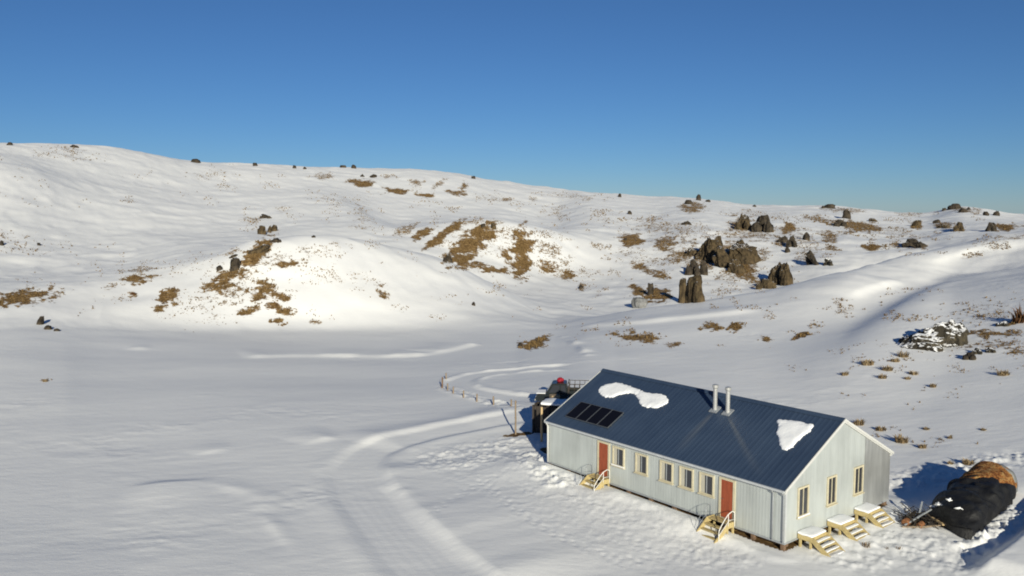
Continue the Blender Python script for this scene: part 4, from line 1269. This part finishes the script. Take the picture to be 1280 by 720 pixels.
snow_sheet([(16.39, 3.55), (15.9, 4.1), (15.2, 4.2), (14.4, 4.17), (13.5, 4.02), (12.6, 3.95), (11.4, 4.02), (10.75, 3.75), (10.75, 3.3), (11.0, 2.98), (11.9, 2.85), (12.55, 3.1), (13.1, 3.55), (13.7, 3.68), (14.3, 3.4), (14.72, 2.9), (15.42, 2.80), (16.0, 3.1)], 'long dumbbell-shaped snow patch on the navy roof above the solar panels', 0.065, 3)
snow_sheet([(3.2, 4.05), (2.6, 4.25), (1.9, 4.26), (1.22, 4.25), (1.10, 3.9), (1.2, 3.3), (1.28, 2.8), (1.45, 2.3), (1.75, 2.25), (2.1, 2.5), (2.5, 2.95), (2.9, 3.5)], 'heart-shaped snow patch on the navy roof near the right gable', 0.065, 8)


# ------------------------------------------------------------------ steps
def steps_front(uc, label, seed, lift=0.0):
    """flight at a front door, coming straight out from the wall"""
    root = thing('door_steps', label, 'steps', W(LX - uc, 0, 0), ROT, 'timber steps with curved handrails at the front doors')
    w2 = 0.62
    bm = bmesh.new()
    for k in range(5): box(bm, -w2 + k * 0.25, -w2 + k * 0.25 + 0.235, -0.62, -0.06, 0.24, 0.28)
    obj('landing', bm, M_TREAT, root)
    for s in (-1, 1):
        bm = bmesh.new()
        x = s * (w2 + 0.03)
        prism(bm, [(-0.06, 0.30), (-0.66, 0.32), (-1.78, -0.46), (-1.78, -0.60), (-1.50, -0.60), (-0.62, 0.03), (-0.06, 0.03)], 'x', x - 0.028, x + 0.028)
        obj('stringer', bm, M_TREAT, root)
        for y in (-0.12, -0.60):
            bm = bmesh.new(); box(bm, x * 0.9 - 0.045, x * 0.9 + 0.045, y - 0.045, y + 0.045, -0.8, 0.02); obj('leg', bm, M_TREAT, root)
        bm = bmesh.new(); xr = s * (w2 + 0.09)
        pts = [(xr, -0.16, 0.05), (xr, -0.16, 0.74)] + [(xr, -0.16 - 0.26 * (1 - math.cos(t)), 0.74 + 0.17 * math.sin(t)) for t in (0.4, 0.8, 1.2, 1.57)] + [(xr, -0.72, 0.82), (xr, -1.0, 0.60), (xr, -1.3, 0.30), (xr, -1.42, 0.14), (xr, -1.45, 0.0), (xr, -1.45, -0.5)]
        rk_ = 1.0 if s > 0 else 0.55
        tube(bm, pts, 0.024 * rk_, 8)
        tube(bm, [(xr, -0.18, 0.46), (xr, -0.62, 0.48), (xr, -1.44, -0.12)], 0.016 * rk_, 6)
        tube(bm, [(xr, -0.68, 0.18), (xr, -0.68, 0.83)], 0.02, 6)
        obj('handrail', bm, M_RAIL if s > 0 else M_PIPE, root, True)
    for k in range(3):
        y = -0.70 - 0.3 * k; z = 0.06 - 0.2 * k
        bm = bmesh.new(); box(bm, -w2, w2, y - 0.26, y, z - 0.045, z); obj('step', bm, M_TREAT, root)
        bm = bmesh.new(); box(bm, -w2, w2, y - 0.012, y + 0.012, z - 0.195, z - 0.048); obj('riser', bm, M_TREAT, root)
    return root


steps_front(12.55, 'front door timber steps half buried in shovelled snow, under the solar panels', 1)
steps_front(3.55, 'front door timber steps with clear treads near the right gable corner', 2)


def steps_gable(yc, label, seed, wd=1.3):
    root = thing('platform_steps', label, 'steps', W(LX, yc, 0), ROT, 'timber platforms with steps along the gable wall')
    w2 = wd / 2
    bm = bmesh.new()
    box(bm, 0.05, 0.80, -w2 + .05, w2 - .05, 0.20, 0.27); obj('platform', bm, M_TREAT, root)
    bm = bmesh.new()
    box(bm, 0.05, 0.80, -w2, -w2 + 0.048, 0.03, 0.275); box(bm, 0.05, 0.80, w2 - 0.048, w2, 0.03, 0.275); box(bm, 0.802, 0.85, -w2, w2, 0.03, 0.275)
    obj('edge_board', bm, M_TREAT, root)
    for x in (0.15, 0.72):
        for y in (-w2 + 0.1, w2 - 0.1):
            bm = bmesh.new(); box(bm, x - 0.05, x + 0.05, y - 0.05, y + 0.05, -0.8, 0.198); obj('leg', bm, M_TREAT, root)
    for y in (-w2 + 0.03, w2 - 0.03):
        bm = bmesh.new()
        prism(bm, [(0.852, 0.27), (0.95, 0.27), (1.95, -0.44), (1.95, -0.62), (1.72, -0.62), (0.852, 0.02)], 'y', y - 0.024, y + 0.024)
        obj('stringer', bm, M_TREAT, root)
    for k in range(4):
        x = 1.0 + 0.25 * k; z = 0.10 - 0.175 * k
        bm = bmesh.new(); box(bm, x - 0.08, x + 0.17, -w2 + 0.056, w2 - 0.056, z - 0.04, z); st = obj('step', bm, M_TREAT, root)
    # snow lying on the boards
    bm = bmesh.new()
    vs = box(bm, 0.03, 0.84, -w2 - 0.01, w2 + 0.01, 0.277, 0.375, bev=0.04)
    for k in range(4):
        x = 1.0 + 0.25 * k; z = 0.10 - 0.175 * k
        box(bm, x - 0.07, x + 0.12, -w2 + 0.07, w2 - 0.07, z + 0.002, z + 0.05, bev=0.02)
    bmesh.ops.subdivide_edges(bm, edges=bm.edges[:], cuts=2, use_grid_fill=True)
    for v in bm.verts:
        v.co.z += 0.025 * float(vn(v.co.x * 3.1 + seed, v.co.y * 3.1, seed)); v.co.x += 0.012 * float(vn(v.co.y * 4, v.co.z * 4, seed))
    sn = obj('snow_cover', bm, M_SNOW, root, True)
    return root


steps_gable(1.72, 'snow-topped timber platform and steps nearest the front corner of the gable wall', 5)
steps_gable(4.42, 'snow-topped timber platform and steps in the middle of the gable wall', 6)
steps_gable(7.10, 'snow-topped timber platform and steps farthest back along the gable wall', 7)

# ------------------------------------------------------------------ posts
def post(px, base, hpx, w_, label, mat, group=None, name='fence_post', cat='post', lean=0.0, rail=False):
    P = hit(px, base)[0]; k = math.hypot(P[0], P[1]) / F; h_ = hpx * k
    bm = bmesh.new()
    g = random.Random(int(px))
    pts = [(lean * h_ * t + 0.01 * g.uniform(-1, 1), 0.01 * g.uniform(-1, 1), -0.4 + (h_ + 0.4) * t) for t in (0, .25, .5, .75, 1)]
    tube(bm, pts, [w_ * .55, w_ * .54, w_ * .5, w_ * .49, w_ * .45], 8)
    if name == 'marker_pole':
        for z in (0.35, h_ * 0.5, h_ - 0.15):
            tube(bm, [(0, 0, z - 0.03), (0, 0, z + 0.03)], w_ * .62, 8)
    o = obj(name, bm, mat)
    o.location = P; tag(o, label, cat, group)
    return o


FG = 'short fence posts along the snow drive'
for px, b, h_, lab, ln in ((552.5, 485, 14, 'thick reddish fence post at the outer bend of the drive, leftmost of all', 0.05), (558, 474, 8, 'fence post farthest away, behind the reddish one at the bend', -.05),
                           (559.5, 488, 9, 'fence post just right of the reddish one at the bend of the drive', 0.0), (566, 492, 9, 'fence post fourth along the bend, thin and pale', 0.1), (579.5, 497, 9, 'dark fence post fifth along the drive from the bend', 0.0),
                           (596, 502, 10, 'short dark fence post midway between the bend and the tall pole', .03), (617, 506, 11, 'dark fence post, second left of the tall pole', -.02), (639, 508, 9, 'fence post right beside the tall pole, farther back', 0.02)):
    post(px, b, h_, 0.15 if px != 552.5 else 0.17, lab, M_POST if px != 552.5 else M_PILE, FG, lean=ln)
post(644.5, 543, 44, 0.13, 'tall thin wooden pole left of the hut casting a long shadow', M_POST, None, 'marker_pole', 'pole')
post(677, 552, 45, 0.17, 'pale timber post between the dark slatted bin and the hut corner', M_POSTL, None, 'timber_post', 'post')

# ------------------------------------------------------------------ slatted bin behind the hut
PB = hit(671, 541)[0]
B_O = Vector((1.55, PB[1] + 0.1, gz(1.6, PB[1] + 0.3)))
bin_ = thing('slatted_bin', 'tall dark slatted timber bin with snowy lid behind the left end of the hut', 'bin', B_O, ROT * 0.30)
bh, bw, bd = 2.05, 2.5, 1.7
for nm, (x0, x1, y0, y1), n, ax in (('front_panel', (0, bw, -0.03, 0.03), 14, 0), ('back_panel', (0, bw, bd - 0.03, bd + 0.03), 14, 0), ('side_panel', (-0.03, 0.03, 0.035, bd - 0.035), 9, 1), ('side_panel', (bw - 0.03, bw + 0.03, 0.035, bd - 0.035), 9, 1)):
    bm = bmesh.new(); g = random.Random(n + ax)
    for k in range(n):
        a = k / n; b = (k + 0.86) / n; hh = bh + g.uniform(-0.05, 0.06)
        if ax == 0: box(bm, x0 + (x1 - x0) * a, x0 + (x1 - x0) * b, y0, y1, -0.3, hh)
        else: box(bm, x0, x1, y0 + (y1 - y0) * a, y0 + (y1 - y0) * b, -0.3, hh)
    obj(nm, bm, M_DARKW, bin_)
bm = bmesh.new(); box(bm, 0.55, bw + 0.1, 0.035, bd + 0.1, bh + 0.065, bh + 0.12); obj('lid', bm, M_DARKW, bin_)
for x in (0.06, bw / 2, bw - 0.06):
    bm = bmesh.new(); box(bm, x - 0.05, x + 0.05, -0.135, -0.035, -0.3, bh + 0.12); obj('corner_post', bm, M_DARKW, bin_)
bm = bmesh.new(); box(bm, 0.60, bw + 0.04, 0.08, bd + 0.02, bh + 0.123, bh + 0.30, bev=0.08)
bmesh.ops.subdivide_edges(bm, edges=bm.edges[:], cuts=2, use_grid_fill=True)
for v in bm.verts: v.co.z += 0.06 * float(vn(v.co.x * 2, v.co.y * 2, 4))
o = obj('snow_slab', bm, M_SNOW, None, True); o.location = B_O; o.rotation_euler = (0, 0, ROT * 0.30)
tag(o, 'snow lying on the lid of the dark slatted bin', 'snow patch')

# ------------------------------------------------------------------ pickup behind the hut
T_Y = 73.0
T_O = Vector((2.15, T_Y, gz(3.2, T_Y) - 0.03))
truck = thing('pickup_truck', 'dark pickup with pale bonnet and railed tray parked behind the hut', 'pickup truck', T_O, math.radians(-6))
# x runs from nose (0) to tail (5.1); y across


def tr_prism(prof, y0, y1, name, mat, parent=truck, bev=0.03):
    bm = bmesh.new(); prism(bm, prof, 'y', y0, y1)
    if bev: bmesh.ops.bevel(bm, geom=bm.edges[:], offset=bev, segments=2, affect='EDGES')
    return obj(name, bm, mat, parent)


body = tr_prism([(0.0, 0.5), (0.0, 0.85), (0.12, 1.0), (1.25, 1.08), (2.75, 1.08), (2.75, 0.45), (0.15, 0.45)], -0.9, 0.9, 'body', M_BODY)
tr_prism([(0.85, 1.075), (1.40, 1.98), (2.62, 2.02), (2.76, 1.075)], -0.82, 0.82, 'cab', M_BODY, bev=0.05)
for s in (-1, 1):
    bm = bmesh.new()
    vs = [bm.verts.new(p) for p in ((1.12, s * 0.828, 1.2), (1.50, s * 0.828, 1.84), (2.04, s * 0.828, 1.86), (2.04, s * 0.828, 1.2))]; bm.faces.new(vs)
    obj('side_window', bm, M_GLASS, truck); bm = bmesh.new()
    vs = [bm.verts.new(p) for p in ((2.14, s * 0.828, 1.2), (2.14, s * 0.828, 1.86), (2.52, s * 0.828, 1.86), (2.60, s * 0.828, 1.2))]; bm.faces.new(vs)
    obj('side_window', bm, M_GLASS, truck)
bm = bmesh.new()
vs = [bm.verts.new(p) for p in ((0.89, -0.72, 1.17), (0.89, 0.72, 1.17), (1.33, 0.66, 1.90), (1.33, -0.66, 1.90))]; bm.faces.new(vs)
obj('windscreen', bm, M_GLASS, truck)
bm = bmesh.new(); box(bm, 0.02, 0.82, -0.74, 0.74, 1.07, 1.13, bev=0.025); obj('bonnet_snow', bm, M_SNOW, truck)
bm = bmesh.new(); box(bm, -0.14, 0.0, -0.85, 0.85, 0.42, 0.62, bev=0.03); obj('bumper', bm, M_ALU, truck)
for s in (-1, 1):
    bm = bmesh.new(); box(bm, -0.025, 0.02, s * 0.68 - 0.14, s * 0.68 + 0.14, 0.70, 0.86, bev=0.01); obj('headlight', bm, M_FLUE, truck)
    for x in (0.85, 4.0):
        bm = bmesh.new(); tube(bm, [(x, s * 0.66, 0.37), (x, s * 0.68, 0.37), (x, s * 0.88, 0.37), (x, s * 0.90, 0.37)], [0.32, 0.38, 0.38, 0.32], 20); wh = obj('wheel', bm, M_TYRE, truck)
        bm = bmesh.new(); tube(bm, [(x, s * 0.901, 0.37), (x, s * 0.915, 0.37)], 0.2, 14); obj('rim', bm, M_ALU, wh)
bm = bmesh.new(); box(bm, 2.82, 5.1, -0.92, 0.92, 0.78, 0.90); obj('tray', bm, M_BODY, truck)
for nm, q_ in (('tray_side', (2.82, 5.1, -0.92, -0.88, 0.902, 1.34)), ('tray_side', (2.82, 5.1, 0.88, 0.92, 0.902, 1.34)), ('tailgate', (5.06, 5.1, -0.875, 0.875, 0.902, 1.14))):
    bm = bmesh.new(); box(bm, *q_); obj(nm, bm, M_BODY, truck)
for s in (-1, 1):
    bm = bmesh.new()
    for z in (1.62, 1.98): tube(bm, [(2.86, s * 0.90, z), (5.08, s * 0.90, z)], 0.028, 6)
    for k in range(6): tube(bm, [(2.88 + k * 0.435, s * 0.90, 1.14), (2.88 + k * 0.435, s * 0.90, 2.0)], 0.028, 6)
    obj('tray_rail', bm, M_DARKW, truck)
bm = bmesh.new(); bar(bm, (2.80, -0.9, 2.05), (2.80, 0.9, 2.05), 0.07); bar(bm, (2.80, -0.86, 0.9), (2.80, -0.86, 1.8), 0.07); bar(bm, (2.80, 0.86, 0.9), (2.80, 0.86, 1.8), 0.07)
for k in range(5): bar(bm, (2.80, -0.5 + k * 0.25, 0.9), (2.80, -0.5 + k * 0.25, 1.78), 0.03)
obj('headboard', bm, M_DARKW, truck)
bm = bmesh.new()
bmesh.ops.create_icosphere(bm, subdivisions=3, radius=1)
for v in bm.verts:
    n = 1 + 0.18 * float(vn(v.co.x * 2 + 3, v.co.y * 2 + v.co.z, 5))
    v.co = Vector((v.co.x * 0.30 * n, v.co.y * 0.32 * n, max(v.co.z, -0.75) * 0.22 * n))
rb = obj('duffel_bag', bm, M_RED, None, True)
mt = Matrix.Translation(T_O) @ Matrix.Rotation(math.radians(-6), 4, 'Z')
rb.location = mt @ Vector((2.05, 0.05, 2.16)); tag(rb, 'red bundle lying on the cab roof of the dark pickup', 'bag')
bx = thing('cardboard_box', 'brown box standing between the pickup cab and the snowy bin lid', 'box', Vector((3.55, 69.6, gz(3.5, 69.6) - 0.03)), 0.3)
bm = bmesh.new(); box(bm, -0.36, 0.36, -0.3, 0.3, 0, 1.45, bev=0.015); obj('crate_body', bm, M_BROWNB, bx)
bm = bmesh.new(); box(bm, -0.37, -0.005, -0.31, 0.31, 1.452, 1.47); box(bm, 0.005, 0.37, -0.31, 0.31, 1.452, 1.47); obj('lid_flap', bm, M_BROWNB, bx)

# ------------------------------------------------------------------ covered stack at the right
S0 = np.array([22.0, 42.1]); S1 = np.array([28.55, 49.05])
ax_ = (S1 - S0); SLn = np.hypot(*ax_); ax_ /= SLn; pe = np.array([-ax_[1], ax_[0]])        # pe points left/away
st_z = gz(*(S0 + ax_ * SLn * 0.5)) - 0.1
SROT = math.atan2(ax_[1], ax_[0])
stack = thing('covered_stack', 'long rounded stack under a black sheet with mottled rust-brown straw bare at its far end', 'covered stack', (S0[0], S0[1], st_z), SROT)
HW = 1.28


def arch(f0, f1, nx, off, rough, seed, na=40, ht=1.70, low0=0.0, lowlen=1.2):
    """a rounded cover over the stack; f0/f1 give where it starts and stops for each side (-1 right, +1 left)"""
    V = []
    for i in range(nx + 1):
        t = i / nx
        for k in range(na + 1):
            a = math.pi * k / na
            c, s_ = math.cos(a), math.sin(a)
            yn = math.copysign(abs(c) ** 0.8, c)
            x = f0(yn) + (f1(yn) - f0(yn)) * t
            d = x - f0(yn)
            h_ = ht + off - low0 * max(0, 1 - d / lowlen) ** 1.5
            V.append((x, (HW + off) * yn, h_ * abs(s_) ** 0.66))
    V = np.array(V)
    n = rough * (0.65 * fbm(V[:, 0] / 1.2 + V[:, 2] * .5, V[:, 1] / 1.0 + V[:, 2] * 0.8, seed, 3) + 0.35 * vn(V[:, 0] / 0.36 + V[:, 1], (V[:, 1] + V[:, 2]) / 0.7, seed + 5))
    V[:, 1] += np.sign(V[:, 1]) * n; V[:, 2] += n
    V[:, 0] += 0.6 * rough * vn(V[:, 1] * 1.9, V[:, 2] * 1.9, seed + 7)
    m = na + 1
    Fs = [(i * m + k, (i + 1) * m + k, (i + 1) * m + k + 1, i * m + k + 1) for i in range(nx) for k in range(na)]
    return V, Fs, m


def to_bm(V, Fs, m, nx, caps=True):
    bm = bmesh.new(); vs = [bm.verts.new(v) for v in V]
    for f in Fs: bm.faces.new([vs[i] for i in f])
    for i in ((0, nx) if caps is True else ((0,) if caps == 'front' else ())):
        c = V[i * m:(i + 1) * m]
        cv = bm.verts.new((c[:, 0].mean() + (-.10 if i == 0 else .05), 0, 0.42 * c[:, 2].max())); b0 = bm.verts.new((c[:, 0].mean(), 0, -0.1))
        for k in range(m - 1): bm.faces.new((vs[i * m + k], vs[i * m + k + 1], cv))
        bm.faces.new((vs[i * m], cv, b0)); bm.faces.new((vs[i * m + m - 1], b0, cv))
    bmesh.ops.recalc_face_normals(bm, faces=bm.faces[:])
    return bm


FR = lambda y: 1.0 + 1.0 * y
HEM = lambda y: 6.8 - 1.9 * y + 0.12 * math.sin(y * 9)
V, Fs, m = arch(lambda y: HEM(y) - 0.5, lambda y: SLn, 34, -0.04, 0.20, 3)
obj('straw_core', to_bm(V, Fs, m, 30), M_HAY, stack, True)
V, Fs, m = arch(FR, HEM, 60, 0.10, 0.32, 9, ht=1.52, low0=0.8, lowlen=2.6)
TV = V.copy()
obj('black_sheet', to_bm(V, Fs, m, 60, 'front'), M_TARP, stack, True)
V, Fs, m = arch(lambda y: SLn - 0.3, lambda y: SLn + 0.1, 6, 0.0, 0.05, 15)
obj('grey_end_wrap', to_bm(V, Fs, m, 6), M_SHEET, stack, True)
# snow blobs and a timber lying on the sheet
smt = Matrix.Translation((S0[0], S0[1], st_z)) @ Matrix.Rotation(SROT, 4, 'Z')
for i, (ii, kk, r, lab) in enumerate(((3, 15, 0.22, 'largest clot of snow on the near end of the black sheet'), (9, 19, 0.13, 'small snow clot highest on the near end of the black sheet'), (6, 22, 0.15, 'thin snow clot right of the largest one on the black sheet'), (5, 9, 0.12, 'little snow clot at the left rim of the black sheet'))):
    bm = bmesh.new(); bmesh.ops.create_icosphere(bm, subdivisions=3, radius=r)
    for v in bm.verts:
        v.co *= 1 + 0.85 * float(vn(v.co.x * 11 + i, v.co.y * 11 + v.co.z * 7, i)) + 0.35 * float(vn(v.co.x * 25, v.co.y * 25 + v.co.z * 9, i)); v.co.z *= 0.45; v.co.x *= 0.75 + 0.2 * i
    o = obj('snow_clot', bm, M_SNOW, None, True); o.location = smt @ Vector(TV[ii * m + kk]) + Vector((0, 0, 0.02)); tag(o, lab, 'snow', 'snow clots on the black sheet')
bm = bmesh.new(); bar(bm, (FR(0.2) - 0.25, 0.2, 0.28), (FR(0.85) - 0.32, 0.95, 0.3), 0.12, 0.09)
o = obj('timber_batten', bm, M_POSTL); o.location = (S0[0], S0[1], st_z); o.rotation_euler = (0, 0, SROT); tag(o, 'short pale timber batten weighing down the near edge of the black sheet', 'batten')

# ------------------------------------------------------------------ scrap heap
Pq = hit(1145, 656)[0]
scr = thing('scrap_heap', 'tangled heap of dark brush, poles and rusty scrap between the gable and the black sheet', 'scrap heap', (Pq[0], Pq[1], Pq[2] - 0.03), 0)
g = random.Random(4)
bm = bmesh.new()
for k in range(190):
    c = Vector((g.gauss(0.45, 0.55), g.gauss(0.35, 0.4), 0)); z = abs(g.gauss(0.12, 0.16))
    a = g.uniform(0, 6.28); l = g.uniform(0.25, 0.8)
    d = Vector((math.cos(a), math.sin(a), g.uniform(-0.1, 0.75))) * l
    p = Vector((c.x, c.y, z)); mid = p + d * 0.5 + Vector((g.uniform(-.08, .08), g.uniform(-.08, .08), 0.04))
    tube(bm, [p, mid, p + d], [0.028, 0.022, 0.010], 4, False)
obj('brush', bm, M_SCRAP, scr)
for a, b, w_, mm in (((-0.75, -0.25, 0.10), (0.95, 0.35, 0.75), 0.08, M_PIPE), ((-0.9, -0.35, 0.06), (0.3, -0.5, 0.12), 0.09, M_POST), ((0.2, 0.2, 0.3), (0.75, 0.95, 0.95), 0.08, M_PIPE), ((-0.4, 1.0, 0.9), (0.4, 0.5, 0.2), 0.05, M_SCRAP), ((0.2, -0.45, 0.1), (1.3, -0.3, 0.15), 0.1, M_POST)):
    bm = bmesh.new(); bar(bm, a, b, w_, w_ * 0.7); obj('pole', bm, mm, scr)
for c, r, l in (((-0.65, -0.1, 0.16), 0.2, 0.35), ((-0.05, -0.42, 0.12), 0.16, 0.4)):
    bm = bmesh.new(); c = Vector(c); d = Vector((0.7, 0.6, 0.1)).normalized() * l
    tube(bm, [c, c + d * 0.06, c + d * 0.94, c + d], [r * 0.86, r, r, r * 0.86], 14); obj('rusty_can', bm, M_RUST, scr)

# ------------------------------------------------------------------ light and sky
SUN_EL = math.radians(17.5)
sdx, sdy = 0.148, -0.989
SUN_ROT = math.atan2(sdx, sdy)
L_ = bpy.data.lights.new('sun', 'SUN'); L_.energy = 5.0; L_.angle = math.radians(0.53); L_.color = (1.0, 0.945, 0.775)
so = bpy.data.objects.new('sun', L_); COL.objects.link(so)
dv = Vector((-sdx * math.cos(SUN_EL), -sdy * math.cos(SUN_EL), -math.sin(SUN_EL)))
so.rotation_euler = dv.to_track_quat('-Z', 'Y').to_euler(); so.location = (30, -60, 60)
wd = bpy.data.worlds.new('World'); SC.world = wd; wd.use_nodes = True
nt = wd.node_tree; bg = nt.nodes['Background']
sky = nt.nodes.new('ShaderNodeTexSky'); sky.sky_type = 'NISHITA'; sky.sun_disc = False
sky.sun_elevation = SUN_EL; sky.sun_rotation = SUN_ROT; sky.altitude = 1200; sky.air_density = 0.92; sky.dust_density = 0.0; sky.ozone_density = 7.5
nt.links.new(sky.outputs[0], bg.inputs[0]); bg.inputs[1].default_value = 0.059
SC.view_settings.view_transform = 'Standard'; SC.view_settings.look = 'None'; SC.view_settings.exposure = 0.17; SC.view_settings.gamma = 1
SC.view_settings.use_curve_mapping = False
SC.render.engine = 'CYCLES'
SC.cycles.max_bounces = 6; SC.cycles.diffuse_bounces = 3
SC.cycles.use_adaptive_sampling = True
SC.cycles.use_denoising = True
SC.cycles.filter_width = 1.9
